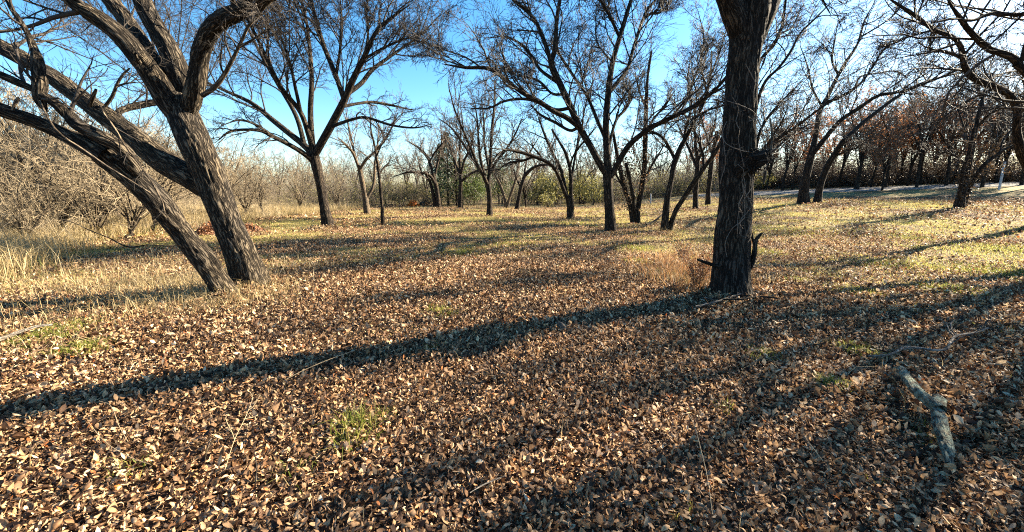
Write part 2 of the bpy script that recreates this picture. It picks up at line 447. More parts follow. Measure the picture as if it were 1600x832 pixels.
def crown_tubes(limbs, dens=(6, 6, 5), rtip=0.0025, t0=0.3, up=0.05, lenf=(0.42, 0.45, 0.5), wander=0.17, rcap=0.035, lmax=(3.2, 1.6, 0.8), deep=0, ang=(28, 62), cull=None):
    """branch, twig and fine-twig tubes grown from the limbs"""
    P, R = resample_many(limbs)
    # make limb ends taper on as a thin leader
    P1, R1 = spawn(P, R, dens[0], t0, 1.0, ang, lenf[0], 8, up=up, wander=wander, ratio=0.55, rtip=rtip * 1.6, lmin=0.5, lmax=lmax[0], upbias=0.55, rcap=rcap)
    if cull is not None: k = cull(P1); P1, R1 = P1[k], R1[k]
    P2, R2 = spawn(P1, R1, dens[1], 0.15, 1.0, (25, 60), lenf[1], 6, up=up, wander=wander * 1.1, ratio=0.6, rtip=rtip * 1.2, lmin=0.25, lmax=lmax[1], upbias=0.2)
    P3, R3 = spawn(P2, R2, dens[2], 0.1, 1.0, (25, 65), lenf[2], 4, up=up * 0.6, wander=wander * 1.2, ratio=0.7, rtip=rtip, lmin=0.15, lmax=lmax[2])
    out = [tubes(P1, R1, 4), tubes(P2, R2, 3), tubes(P3, R3, 3)]
    if deep:
        P4, R4 = spawn(P3, R3, deep, 0.2, 1.0, (25, 60), 0.7, 2, up=0, wander=wander, ratio=0.8, rtip=rtip * 0.8, lmin=0.1, lmax=lmax[2] * 0.6)
        out.append(tubes(P4, R4, 3))
    return out

def rough_tube(P, R, sides, n, amp=0.012, flare=0.0, knots=()):
    """a trunk or limb with furrowed bark as real relief"""
    p, r = catmull(P, R, n)
    if flare:
        d = np.linalg.norm(p - p[0], axis=1)
        r = r * (1 + flare * np.exp(-d / 0.22))
    V, Q, B = tubes(p[None], r[None], sides)
    off = Vector((random.random() * 50, random.random() * 50, 0))
    ctr = np.repeat(p, sides, 0)
    nrm = norm(V - ctr)
    D = np.zeros(len(V))
    if amp > 0:
        for i in range(len(V)):
            b = B[i]
            w = noise.noise(Vector((b[0] * 6, b[1] * 6, b[2] * 2.5)) + off) * .9
            q = Vector((b[0] * 15 + w, b[1] * 15 + w, b[2] * 2.6)) + off
            a = noise.noise(q); c = noise.noise(Vector((b[0] * 3.5, b[1] * 3.5, b[2] * 1.6)) + off)
            D[i] = amp * (min(abs(a) * 4.0, 1.0) - .6) + amp * 2.2 * c
        if flare:
            ang = np.tile(np.linspace(0, 2 * np.pi, sides, endpoint=False), n)
            dd = np.repeat(np.linalg.norm(p - p[0], axis=1), sides)
            D += flare * 0.45 * R[0] * np.exp(-dd / 0.24) * np.sin(ang * 4 + off.x + .8 * np.sin(ang))
    V = V + nrm * D[:, None]
    return V, Q, B

def px_limb(spec, Y0):
    P, R = [], []
    for s in spec:
        px, py, w = s[:3]; dY = s[3] if len(s) > 3 else 0.0
        p = at(px, py, Y0 + dY)
        P.append(tuple(p)); R.append(width_to_r(px, w, p))
    return P, R

def root_empty(name, loc):
    o = bpy.data.objects.new(name, None); o.empty_display_size = 0.3
    COL.objects.link(o); o.location = loc
    bpy.context.view_layer.update()
    return o

def child(name, me, root):
    """mesh built in world coordinates, parented to a root that only translates"""
    loc = root.location
    n = len(me.vertices); co = np.empty(n * 3, np.float32); me.vertices.foreach_get('co', co)
    co = co.reshape(-1, 3) - np.array(loc, np.float32); me.vertices.foreach_set('co', co.ravel()); me.update()
    return link(name, me, root)

def auto_limbs(H, spread, nl, lean=0.0, r0=.16, fork=.25, arch=.0):
    x = lean * rng.normal(); y = lean * rng.normal()
    trunkP = [(0, 0, -.3), (x * .1, y * .1, H * fork * .4), (x * .3, y * .3, H * fork * .8), (x * .5, y * .5, H * fork * 1.1)]
    trunkR = [r0 * 1.2, r0, r0 * .9, r0 * .8]
    L = []
    for i in range(nl):
        az = 2 * math.pi * (i + rng.random() * .7) / nl
        s = spread * (0.3 + .7 * rng.random()); top = H * (.8 + .25 * rng.random())
        t = np.linspace(0, 1, 6)
        pw = 1.1 + rng.random() * .7
        px = trunkP[-1][0] + math.cos(az) * s * t ** pw + .12 * rng.normal(size=6) * t
        py = trunkP[-1][1] + math.sin(az) * s * t ** pw + .12 * rng.normal(size=6) * t
        pz = H * fork * (.75 + .3 * rng.random()) + (top - H * fork) * (t - arch * t ** 3)
        px[0], py[0] = trunkP[2][0], trunkP[2][1]
        L.append((list(zip(px, py, pz)), list(r0 * (.62 - .5 * t))))
    return (trunkP, trunkR), L

# ================================================================== foreground left tree
def left_tree():
    Y = 6.25
    trunk_a = [(392, 452, 62, .05), (386, 425, 54), (374, 392, 50), (361, 362, 48), (343, 318, 49), (327, 275, 51), (312, 240, 53), (296, 205, 56, .05), (285, 178, 56, .1), (281, 158, 44, .12), (279, 146, 20, .14)]
    trunk_c = [(360, 470, 42, -.5), (345, 445, 38, -.5), (320, 408, 38, -.55), (283, 362, 40, -.7), (240, 308, 47, -.95), (198, 268, 52, -1.1), (165, 243, 52, -1.2), (140, 228, 40, -1.25)]
    limbs = dict(
        b=[(335, 305, 34, .1), (300, 280, 46, .1), (253, 250, 50, .15), (205, 212, 42, .2), (160, 178, 40, .25), (105, 138, 38, .3), (55, 104, 36, .35), (0, 73, 34, .4), (-80, 20, 30, .6), (-200, -60, 18, .9)],
        a1=[(287, 185, 44, .1), (264, 160, 44, 0), (236, 115, 42, -.15), (200, 68, 40, -.3), (165, 38, 34, -.4), (120, 8, 28, -.5), (70, -35, 26, -.6), (-10, -110, 18, -.8)],
        a1b=[(245, 118, 36, .1), (230, 88, 35, .2), (212, 55, 34, .35), (192, 25, 33, .5), (168, -8, 30, .6), (140, -60, 26, .9), (110, -140, 18, 1.2)],
        a2=[(291, 165, 42, .2), (286, 130, 40, .2), (267, 85, 37, .2), (243, 42, 36, .25), (222, 0, 34, .3), (200, -60, 30, .4), (180, -150, 18, .6)],
        a3=[(286, 200, 8, .12), (292, 181, 24, .07), (300, 158, 34, .02), (305, 133, 34, -.04), (310, 100, 31, -.1), (319, 66, 29, -.2), (336, 37, 30, -.3), (365, 21, 28, -.4), (400, 4, 23, -.5), (445, -25, 19, -.6), (520, -80, 12, -.8)],
        c1=[(165, 243, 38, -1.3), (128, 223, 34, -1.35), (90, 205, 33, -1.4), (45, 186, 34, -1.5), (0, 170, 34, -1.6), (-60, 148, 30, -1.8), (-150, 110, 18, -2.1)],
        c2=[(222, 285, 14, -1.05), (208, 258, 27, -1.2), (190, 232, 25, -1.28), (160, 215, 23, -1.35), (127, 199, 23, -1.4), (106, 180, 24, -1.4), (85, 161, 22, -1.45), (50, 140, 18, -1.5), (0, 117, 16, -1.6), (-60, 95, 12, -1.7)],
        c3=[(72, 176, 8, -1.45), (64, 160, 20, -1.47), (63, 146, 24, -1.47), (62, 122, 22, -1.45), (55, 85, 17, -1.4), (39, 46, 14, -1.35), (17, 10, 12, -1.3), (0, -25, 10, -1.3)],
        d=[(200, 196, 10, .3), (185, 176, 12, .5), (213, 166, 13, .8), (245, 160, 12, 1.0), (275, 158, 8, 1.2), (300, 165, 2, 1.4)],
    )
    small = dict(
        e=[(316, 150, 9, -.1), (335, 137, 9, -.15), (350, 118, 8, -.2), (362, 96, 7, -.25), (373, 74, 6, -.3), (388, 42, 5, -.4), (405, 22, 4, -.45), (416, 8, 3, -.5), (424, -20, 2, -.5)],
        e2=[(373, 74, 5, -.3), (392, 64, 4, -.35), (410, 52, 3, -.4), (432, 34, 2, -.45)],
        f=[(165, 166, 7, .2), (176, 150, 7, .2), (183, 132, 6, .2), (193, 116, 5, .2), (203, 107, 3, .2)],
        f2=[(181, 136, 5, .2), (196, 131, 4, .25), (212, 129, 3, .3)],
        g=[(62, 158, 4, -1.6), (72, 178, 4, -1.7), (85, 200, 4, -1.75), (105, 218, 4, -1.75), (126, 231, 4, -1.7), (166, 259, 4, -1.6), (200, 280, 3, -1.5), (235, 302, 3, -1.45)],
        g2=[(156, 165, 4, -1.2), (165, 182, 4, -1.3), (176, 196, 4, -1.35), (194, 225, 4, -1.4), (212, 250, 3, -1.4), (235, 282, 3, -1.35), (252, 312, 3, -1.3), (258, 335, 2, -1.3)],
        g3=[(66, 155, 5, -1.55), (78, 156, 5, -1.6), (92, 154, 4, -1.65), (105, 165, 4, -1.7), (130, 182, 3, -1.75), (158, 200, 2, -1.8)],
        k1=[(226, 108, 12, -.2), (216, 96, 10, -.34), (211, 84, 7, -.42)], k3=[(140, 165, 10, .1), (146, 150, 8, 0), (150, 140, 5, -.05)],
        g4=[(20, 172, 6, -1.65), (24, 160, 7, -1.65), (29, 153, 6, -1.65)],
        h=[(283, 382, 1.5, -.75), (262, 385, 2, -.9), (232, 383, 2.5, -1.0), (200, 386, 3, -1.0), (170, 372, 2.5, -1.0), (140, 360, 2.5, -1.05), (115, 348, 2, -1.1), (90, 342, 1.5, -1.2), (72, 335, 2, -1.3)],
    )
    base = ground_at(380, 462)
    root = root_empty('leaning_tree', base)
    tag(root, 'big double trunk bare tree leaning left in dry grass, branches leaving the top left', 'tree', 'bare trees of the clearing')
    P, R = px_limb(trunk_a, Y); P = [tuple(Vector(P[0]) - Vector((-.02, 0, .25)))] + P; R = [R[0] * 1.05] + R
    child('trunk', tube_mesh('trunk', [rough_tube(P, R, 80, 230, 0.015, 0.7)], BARK_NEAR), root)
    P, R = px_limb(trunk_c, Y); P = [tuple(Vector(P[0]) - Vector((-.06, 0, .25)))] + P; R = [R[0] * 1.1] + R
    child('trunk', tube_mesh('trunk', [rough_tube(P, R, 64, 200, 0.014, 0.55)], BARK_NEAR), root)
    L = []
    for k, sp in limbs.items():
        P, R = px_limb(sp, Y); L.append((P, R))
        big = k in ('b', 'a1', 'a1b', 'a2', 'a3', 'c1', 'c2', 'c3')
        child('limb', tube_mesh('limb', [rough_tube(P, R, 40 if big else 14, 90 if big else 40, 0.013 if big else 0.004)], BARK_NEAR), root)
    S = []
    for k, sp in small.items():
        P, R = px_limb(sp, Y); S.append((P, R))
        child('branch', tube_mesh('branch', [rough_tube(P, R, 8, 40, 0.0)], BARK_PALE if k[0] in 'gef' else BARK_NEAR), root)
    parts = crown_tubes(L[:5], (9, 7, 6), 0.0024, t0=0.55, up=0.03, deep=3, lmax=(3.2, 1.6, 0.8), wander=.11, lenf=(.5, .5, .55))
    parts += crown_tubes(L[5:8], (4, 5, 4), 0.0022, t0=0.5, up=0.03, deep=1, lmax=(1.6, .9, .5), wander=.12)
    parts += crown_tubes([(P[:6], R[:6]) for P, R in L[:5]], (5, 4, 3), .002, t0=.35, lenf=(.3, .45, .5), lmax=(1.1, .6, .3), rcap=.012)
    parts += crown_tubes([S[0], S[1], S[3], L[8]], (6, 5, 4), 0.002, t0=0.2, lenf=(0.35, 0.45, 0.5), lmax=(1.0, .6, .3))
    P1, R1 = resample_many([S[5], S[6], S[7], S[9]]) if len(S) > 9 else resample_many(S[5:8])
    P2, R2 = spawn(P1, R1, 7, 0.2, 1, (20, 60), 0.18, 5, up=-0.05, rtip=0.0018, lmin=.1)
    P3, R3 = spawn(P2, R2, 3, 0.2, 1, (20, 60), 0.4, 4, up=-0.03, rtip=0.0015, lmin=.06)
    parts += [tubes(P2, R2, 4), tubes(P3, R3, 3)]
    tag(child('twigs', tube_mesh('twigs', parts, TWIG_DARK), root), kind='stuff')
left_tree()

# ================================================================== foreground right trunk
def right_tree():
    Y = 5.75
    trunk = [(1141, 470, 66), (1140, 445, 60), (1142, 415, 58), (1144, 380, 57), (1147, 340, 53), (1149, 300, 52), (1150, 262, 54), (1152, 235, 54), (1153, 200, 53), (1156, 160, 52), (1160, 120, 51), (1165, 80, 52), (1169, 45, 58), (1172, 15, 64), (1174, -15, 56), (1178, -60, 46, .1), (1183, -120, 44, .2)]
    limbs = [
        [(1160, 60, 36, 0), (1147, 22, 38, -.1), (1134, -8, 34, -.2), (1108, -60, 30, -.4), (1070, -140, 26, -.7), (1010, -260, 20, -1.0), (930, -420, 14, -1.3)],
        [(1178, 62, 34, 0), (1191, 28, 38, .05), (1205, -5, 36, .1), (1230, -60, 32, .3), (1270, -140, 28, .6), (1330, -260, 20, 1.2), (1380, -400, 14, 1.6)],
        [(1180, -70, 42, .1), (1186, -160, 36, .2), (1180, -280, 30, .1), (1150, -430, 22, -.2), (1120, -600, 14, -.4)],
        [(1120, -40, 22, -.4), (1060, -90, 18, -1.0), (960, -180, 14, -1.7), (850, -300, 10, -2.2)],
        [(1185, -140, 26, .2), (1240, -230, 22, -.4), (1320, -340, 18, -1.2), (1400, -480, 12, -2.0)],
    ]
    base = ground_at(1141, 468)
    root = root_empty('dark_trunk_tree', base)
    tag(root, 'thick dark upright trunk with a snapped shaggy limb and a forked top, right of centre', 'tree', 'bare trees of the clearing')
    P, R = px_limb(trunk, Y); P = [tuple(Vector(P[0]) - Vector((0, 0, .25)))] + P; R = [R[0] * 1.05] + R
    child('trunk', tube_mesh('trunk', [rough_tube(P, R, 84, 260, 0.015, 0.6)], BARK_RIGHT), root)
    L = []
    for sp in limbs:
        P, R = px_limb(sp, Y); L.append((P, R))
        child('limb', tube_mesh('limb', [rough_tube(P, R, 32, 70, 0.009)], BARK_RIGHT), root)
    tag(child('twigs', tube_mesh('twigs', crown_tubes(L, (11, 7, 6), 0.0035, t0=0.2, deep=1, lmax=(3.0, 1.6, .8)), TWIG_DARK), root), kind='stuff')
    # snapped limb with hollow, shredded end
    P, R = px_limb([(1148, 275, 30, -.05), (1164, 261, 35, -.16), (1178, 252, 34, -.26), (1190, 246, 30, -.34), (1199, 243, 24, -.38), (1203, 242, 14, -.40)], Y)
    stub = child('limb', tube_mesh('limb', [rough_tube(P, R, 36, 50, 0.03)], BARK_RIGHT), root)
    tag(stub, 'snapped dark limb with a ragged end')
    sh = []
    for i in range(110):
        x, y = 1188 + random.uniform(-22, 16), 247 + random.uniform(-17, 17)
        d = random.uniform(-.40, -.2)
        dx, dy = random.uniform(-4, 12), random.uniform(-6, 18)
        sh.append(px_limb([(x, y, 2.4, d), (x + dx * .5, y + dy * .4, 1.8, d - .03), (x + dx, y + dy, .7, d - .05)], Y))
    PS, RS = resample_many(sh, 5)
    child('splinters', tube_mesh('splinters', [tubes(PS, RS, 4)], BARK_RIGHT), root)
    st = [px_limb(s, Y) for s in ([(1203, 185, 3, -.3), (1206, 205, 4, -.34), (1206, 225, 4, -.36), (1203, 240, 4, -.37)], [(1196, 268, 5, -.33), (1194, 280, 5, -.35), (1193, 288, 3, -.36)])]
    for s in st:
        child('bark_strip', tube_mesh('bark_strip', [rough_tube(*s, 6, 14, 0)], BARK_PALE), root)
    # side sprout and stubs
    spr = [[(1165, 432, 5, -.05), (1175, 412, 7, -.1), (1179, 392, 8, -.12), (1181, 376, 7, -.12), (1191, 364, 3, -.12)], [(1180, 385, 6, -.12), (1176, 372, 5, -.13), (1177, 362, 3, -.13)],
           [(1128, 418, 6, -.05), (1110, 413, 5, -.12), (1090, 406, 3, -.2)]]
    for s in spr:
        child('branch', tube_mesh('branch', [rough_tube(*px_limb(s, Y), 10, 30, 0.004)], BARK_RIGHT), root)
    # dry vine: tangled thin stems round the trunk
    vs = []
    for i in range(7):
        x0 = 1148 + random.uniform(-20, 22); y0 = random.uniform(120, 300)
        sp = []; x, y = x0, y0; dx = random.uniform(-8, 8)
        for k in range(7):
            sp.append((x, y, 1.0, -.30 - .05 * random.random() - (0.1 if k == 3 else 0)))
            x += dx + random.uniform(-9, 9); y += random.uniform(6, 26)
            if abs(x - 1148) > 26: dx = -dx
        vs.append(px_limb(sp, Y))
    for sp in ([(1127, 210, 1.3, -.3), (1135, 225, 1.3, -.34), (1160, 236, 1.3, -.36), (1190, 238, 1.3, -.34), (1215, 232, 1.5, -.3)], [(1165, 100, 1.3, -.3), (1178, 125, 1.3, -.32), (1189, 150, 1.3, -.34), (1186, 180, 1.3, -.34), (1170, 190, 1.3, -.36)],
               [(1136, 158, 1.3, -.3), (1160, 166, 1.3, -.36), (1180, 178, 1.3, -.34), (1192, 205, 1.5, -.3)], [(1180, 180, 1.3, -.3), (1193, 210, 1.3, -.4), (1200, 250, 1.3, -.4), (1190, 275, 1.3, -.4)]):
        vs.append(px_limb(sp, Y))
    PV, RV = resample_many(vs, 14)
    P2, R2 = spawn(PV, RV, 3, .1, 1, (30, 80), .12, 5, up=0, wander=.3, rtip=.0015, lmin=.06)
    vine = root_empty('dry_vine', base)
    tag(vine, 'thin dry vine stems tangled round the thick dark trunk', 'vine')
    for k in range(len(PV)):
        child('vine_stem', tube_mesh('vine_stem', [tubes(PV[k:k + 1], RV[k:k + 1], 5)], TWIG_FAR), vine)
    tag(child('tendrils', tube_mesh('tendrils', [tubes(P2, R2, 3)], TWIG_FAR), vine), kind='stuff')
right_tree()

# ================================================================== traced trees of the middle distance
def traced_tree(name, label, basepx, Y, trunks, limbs, dens=(7, 6, 5), rtip=None, mat=BARK_MID, twig=TWIG_DARK, t0=0.25, lmax=(2.6, 1.3, .6), deep=0, up=0.05, lenf=(.48, .5, .55), group='bare trees of the clearing', cat='tree', extra=None, amp=0.006, sparse=(), wander=.115, ang=(20, 52)):
    bx, by = basepx
    b = at(bx, by, Y); b.z = float(height(b.x, b.y))
    root = root_empty(name, b)
    tag(root, label, cat, group)
    allL = []
    for sp in trunks:
        P, R = px_limb(sp, Y)
        P0 = Vector(P[0]); gz = float(height(P0.x, P0.y))
        P = [(P0.x, P0.y, gz - 0.2)] + ([] if abs(P0.z - gz) < 0.02 else [(P0.x, P0.y, gz)]) + [p for p in P[1:]]
        R = [R[0] * 1.15] + ([] if abs(P0.z - gz) < 0.02 else [R[0] * 1.05]) + R[1:]
        child('trunk', tube_mesh('trunk', [rough_tube(P, R, 20, 60, amp, 0.2)], mat), root)
        if len(sp) > 4: allL.append((P, R))
    tl = []
    samples = []
    def densify(sp):
        for a, c in zip(sp[:-1], sp[1:]):
            a = tuple(a) + (0.0,) * (4 - len(a)); c = tuple(c) + (0.0,) * (4 - len(c))
            for u in np.linspace(0, 1, 8): samples.append(tuple(a[i] * (1 - u) + c[i] * u for i in range(4)))
    for sp in trunks: densify(sp)
    for sp in limbs:
        sp = [tuple(q) + (0.0,) * (4 - len(q)) for q in sp]
        near = min(samples, key=lambda q: (q[0] - sp[0][0]) ** 2 + (q[1] - sp[0][1]) ** 2)
        dl = near[3] - sp[0][3]
        sp = [(near[0], near[1], min(sp[0][2], near[2] * .9), near[3])] + [(q[0], q[1], q[2], q[3] + dl) for q in sp[1:]]
        densify(sp)
        P, R = px_limb(sp, Y)
        R[-1] *= .4
        R = [r * (0.92 + .05 * random.random()) for r in R]
        child('limb', tube_mesh('limb', [rough_tube(P, R, 9, 34, 0.0)], mat), root)
        allL.append((P, R)); tl.append((P, R))
    if rtip is None: rtip = 0.0022 + 0.00016 * Y
    parts = crown_tubes([l for i, l in enumerate(tl) if i not in sparse], dens, rtip, t0=t0, lmax=lmax, deep=deep, up=up, lenf=lenf, wander=wander, ang=ang)
    if sparse: parts += crown_tubes([tl[i] for i in sparse], (9, 5, 4), rtip, t0=t0, lmax=(1.6, .9, .5), deep=1, up=-.04, lenf=(.3, .45, .5), wander=wander, ang=ang)
    tag(child('twigs', tube_mesh('twigs', parts, twig), root), kind='stuff')
    if extra: extra(root, Y)
    return root

# vase-shaped tree left of centre
traced_tree('vase_shaped_tree', 'large vase-shaped bare tree on the left, second behind the leaning double trunk', (513, 352), 18.2,
    [[(513, 354, 20), (507, 325, 16), (500, 285, 15), (494, 258, 17), (490, 240, 16)]],
    [[(492, 262, 10, 0), (483, 247, 10, -.2), (460, 231, 9, -.8), (425, 213, 8, -1.6), (403, 204, 6, -2.0), (362, 205, 5, -2.6), (338, 222, 3, -3)],
     [(430, 215, 6, -1.6), (403, 197, 5, -2.2), (375, 188, 4, -2.8), (345, 197, 3, -3.2)],
     [(490, 245, 12, 0), (476, 228, 12, .3), (456, 212, 11, .6), (425, 187, 10, 1.2), (394, 162, 8, 1.8), (356, 144, 6, 2.4), (318, 128, 4, 3), (280, 118, 3, 3.4)],
     [(478, 228, 9, .1), (462, 180, 8, .6), (432, 128, 7, 1.2), (405, 80, 6, 1.8), (385, 40, 4, 2.2), (360, -5, 3, 2.6)],
     [(489, 240, 11, -.1), (482, 210, 10, -.3), (469, 175, 9, -.6), (440, 138, 8, -1.1), (419, 97, 7, -1.5), (400, 56, 6, -1.9), (378, 15, 4, -2.3), (360, -20, 3, -2.5)],
     [(490, 240, 12, 0), (487, 215, 11, .1), (485, 175, 10, .2), (487, 125, 8, .5), (484, 78, 7, .7), (478, 30, 5, 1), (466, -20, 4, 1.2), (460, -60, 3, 1.4)],
     [(472, 180, 7, -.5), (462, 140, 6, -.9), (452, 95, 5, -1.2), (436, 50, 4, -1.6), (425, 5, 3, -2)],
     [(493, 245, 13, 0), (501, 226, 14, -.1), (519, 194, 14, -.2), (538, 157, 12, -.4), (552, 124, 11, -.6), (569, 90, 9, -.9), (588, 50, 7, -1.2), (612, 28, 5, -1.4), (640, 8, 3, -1.8)],
     [(537, 156, 9, -.4), (525, 119, 9, 0), (506, 72, 8, .4), (494, 31, 7, .8), (485, -5, 5, 1.1), (474, -50, 3, 1.4)],
     [(548, 152, 9, -.3), (565, 130, 8, .2), (582, 109, 7, .7), (612, 87, 5, 1.2), (660, 52, 3, 1.8), (690, 20, 2, 2)],
     [(517, 201, 6, -.2), (532, 193, 6, -.6), (550, 187, 5, -1), (572, 184, 5, -1.4), (612, 196, 4, -2), (648, 200, 3, -2.4), (675, 194, 2, -2.6)],
     [(537, 170, 6, -.2), (560, 162, 5, .5), (583, 160, 5, 1.1), (612, 165, 4, 1.6), (648, 173, 3, 2.0)],
     [(532, 115, 6, .2), (531, 80, 5, .5), (534, 40, 5, .8), (532, 0, 4, 1)], [(569, 90, 5, -.9), (575, 55, 4, -.6), (573, 20, 3, -.4), (577, -20, 2, -.2)],
     [(574, 100, 5, -.6), (600, 75, 4, -.2), (640, 60, 3, .1), (668, 70, 2, .3)]],
    dens=(11, 8, 7), t0=0.3, lmax=(3.6, 1.8, .9), deep=3, sparse=(0, 1, 10, 11))

# centre-right large tree
traced_tree('spreading_tree', 'large dark spreading bare tree right of centre with a straight trunk and curving limbs', (955, 362), 15.4,
    [[(955, 363, 19), (953, 340, 16), (951, 310, 15), (950, 285, 15), (949, 268, 16)]],
    [[(948, 275, 12, 0), (938, 258, 12, -.1), (922, 228, 11, -.2), (905, 199, 11, -.3), (892, 169, 11, -.5), (875, 132, 11, -.6), (861, 100, 11, -.7), (867, 78, 8, -.8), (870, 31, 7, -.8), (875, 0, 6, -.9), (882, -45, 4, -1)],
     [(862, 103, 8, -.7), (850, 64, 7, -.5), (833, 28, 6, -.3), (806, 3, 5, -.2), (780, -25, 3, 0)],
     [(906, 200, 9, -.3), (885, 184, 9, -.7), (866, 175, 8, -1), (842, 159, 8, -1.3), (814, 144, 7, -1.7), (783, 119, 7, -2), (761, 107, 6, -2.3), (727, 106, 5, -2.7), (690, 100, 3, -3)],
     [(886, 172, 6, -.4), (868, 172, 6, -.2), (848, 162, 5, .1), (820, 155, 5, .5), (790, 158, 4, .9), (760, 170, 3, 1.2), (720, 168, 2, 1.5)],
     [(866, 134, 6, -.6), (845, 110, 5, -.2), (832, 90, 5, 0), (815, 70, 4, .3), (790, 58, 3, .6), (765, 60, 2, .8)],
     [(950, 275, 13, 0), (948, 235, 12, .1), (947, 187, 11, .1), (952, 131, 10, .2), (958, 94, 9, .3), (970, 53, 8, .4), (980, 19, 7, .5), (986, 0, 6, .6), (996, -45, 4, .8)],
     [(967, 60, 6, .4), (955, 30, 5, .1), (940, 2, 5, -.2), (925, -30, 3, -.4)],
     [(955, 145, 7, .2), (968, 125, 7, .6), (980, 109, 6, .9), (990, 75, 6, 1.2), (1008, 22, 5, 1.6), (1024, 0, 4, 1.8), (1042, -30, 3, 2)],
     [(1005, 32, 4, 1.5), (1016, 22, 4, 1.4), (1030, 20, 4, 1.3), (1045, 5, 3, 1.2), (1060, -10, 3, 1)],
     [(953, 285, 10, 0), (962, 262, 10, -.1), (980, 231, 10, -.3), (1000, 212, 9, -.5), (1017, 200, 9, -.7), (1049, 184, 8, -1.0), (1086, 166, 7, -1.4), (1117, 141, 6, -1.8), (1140, 114, 5, -2.1), (1160, 90, 4, -2.3)],
     [(945, 222, 6, .2), (934, 190, 6, .5), (917, 150, 5, .9), (896, 119, 5, 1.3), (874, 85, 4, 1.8), (860, 60, 2, 2.1)],
     [(950, 240, 6, .1), (962, 190, 5, .9), (978, 170, 5, 1.4), (985, 150, 4, 1.8), (972, 130, 3, 2.1)],
     [(905, 200, 6, -.2), (890, 204, 5, .3), (868, 192, 5, .7), (845, 180, 4, 1.1), (830, 165, 3, 1.4)],
     [(880, 150, 5, -.5), (862, 146, 4, 0), (840, 126, 4, .3), (805, 118, 3, .6)],
     [(1049, 184, 4, -1), (1075, 150, 4, -.6), (1090, 110, 3, -.3), (1110, 85, 2, 0)]],
    dens=(11, 8, 7), t0=0.25, deep=3, lmax=(3.0, 1.6, .8), sparse=(3, 4, 12))

traced_tree('forked_tree', 'slim pale forked bare tree beside the thin dark pole sapling', (574, 332), 27.5,
    [[(574, 333, 11), (570, 305, 9), (566, 285, 8), (562, 265, 8)]],
    [[(563, 268, 6, 0), (556, 250, 5, -.4), (550, 237, 5, -.8), (540, 226, 4, -1.4), (528, 215, 3, -2)], [(558, 258, 5, 0), (552, 232, 4, .5), (546, 205, 4, 1), (540, 170, 2, 1.6)],
     [(575, 312, 6, 0), (582, 295, 5, .2), (585, 280, 5, .4), (586, 255, 4, .6), (590, 225, 3, .8), (592, 190, 2, 1)], [(564, 265, 5, 0), (572, 250, 5, -.4), (585, 238, 4, -.8), (600, 220, 4, -1.2), (612, 200, 3, -1.6), (622, 175, 2, -2)]],
    mat=BARK_PALE, twig=TWIG_FAR, dens=(8, 6, 5), t0=.2, lmax=(2.4, 1.2, .6))

traced_tree('pole_sapling', 'thin straight dark sapling like a pole between two bare trees, left of centre', (598, 352), 18.2,
    [[(598, 353, 6), (597, 325, 5), (594, 290, 5), (591, 262, 4.5), (588, 245, 4)]],
    [[(589, 250, 4, 0), (585, 225, 3, .1), (580, 205, 3, .2), (578, 180, 2, .3)], [(592, 275, 3, 0), (600, 262, 3, .3), (612, 258, 2, .6), (625, 262, 2, .8)], [(588, 245, 3, 0), (596, 228, 2, -.3), (610, 210, 2, -.6)]],
    dens=(5, 4, 4), lmax=(1.2, .6, .4), t0=.2)

traced_tree('fan_tree', 'bare tree fanning straight up from a short trunk in the centre of the clearing', (765, 337), 25.2,
    [[(765, 338, 10), (765, 318, 8), (764, 300, 8), (762, 288, 9)]],
    [[(762, 292, 7, 0), (754, 272, 6, -.3), (745, 255, 5, -.6), (735, 230, 5, -1), (724, 205, 4, -1.5), (710, 170, 3, -2), (700, 130, 2, -2.5)], [(757, 280, 5, 0), (738, 248, 4, .8), (722, 222, 4, 1.5), (705, 200, 3, 2.2), (685, 185, 2, 3)],
     [(763, 290, 7, 0), (766, 262, 6, .2), (767, 237, 5, .3), (769, 200, 5, .5), (773, 160, 4, .8), (772, 120, 2, 1)], [(760, 285, 5, 0), (752, 255, 5, 0), (748, 225, 4, 0), (746, 190, 3, 0), (740, 150, 2, 0)],
     [(766, 275, 5, 0), (776, 252, 4, -.6), (790, 235, 4, -1.2), (805, 210, 3, -1.8), (818, 180, 2, -2.4)], [(764, 268, 4, 0), (757, 225, 4, .8), (756, 190, 3, 1.2), (752, 150, 2, 1.6)]],
    dens=(9, 6, 6), t0=.2, deep=1, lmax=(2.4, 1.2, .6))

traced_tree('drooping_tree', 'bare tree with one long limb arching down to the left, centre', (890, 336), 22.5,
    [[(891, 338, 11), (890, 322, 9), (888, 310, 9)], [(893, 336, 7), (893, 318, 7), (892, 300, 6), (892, 280, 6), (890, 262, 5), (884, 240, 5), (874, 222, 4), (862, 202, 3)]],
    [[(888, 312, 7, 0), (882, 300, 7, -.2), (872, 274, 6, -.5), (860, 257, 6, -.9), (835, 245, 6, -1.4), (808, 237, 5, -1.9), (790, 235, 4, -2.3), (775, 245, 3, -2.6), (765, 260, 2, -2.8)], [(835, 246, 4, -1.4), (815, 252, 4, -1), (795, 255, 3, -.6), (775, 268, 2, -.3)],
     [(887, 305, 6, 0), (880, 280, 6, .3), (875, 262, 6, .5), (862, 237, 5, .8), (850, 208, 4, 1.2), (838, 175, 3, 1.6)], [(893, 300, 5, .1), (896, 260, 4, .5), (902, 228, 4, .8), (905, 195, 3, 1.1), (903, 160, 2, 1.4)], [(890, 262, 4, 0), (898, 240, 3, -.5), (918, 215, 3, -1), (935, 195, 2, -1.4)]],
    dens=(9, 6, 5), t0=.15, deep=1, lmax=(2.0, 1.0, .5))

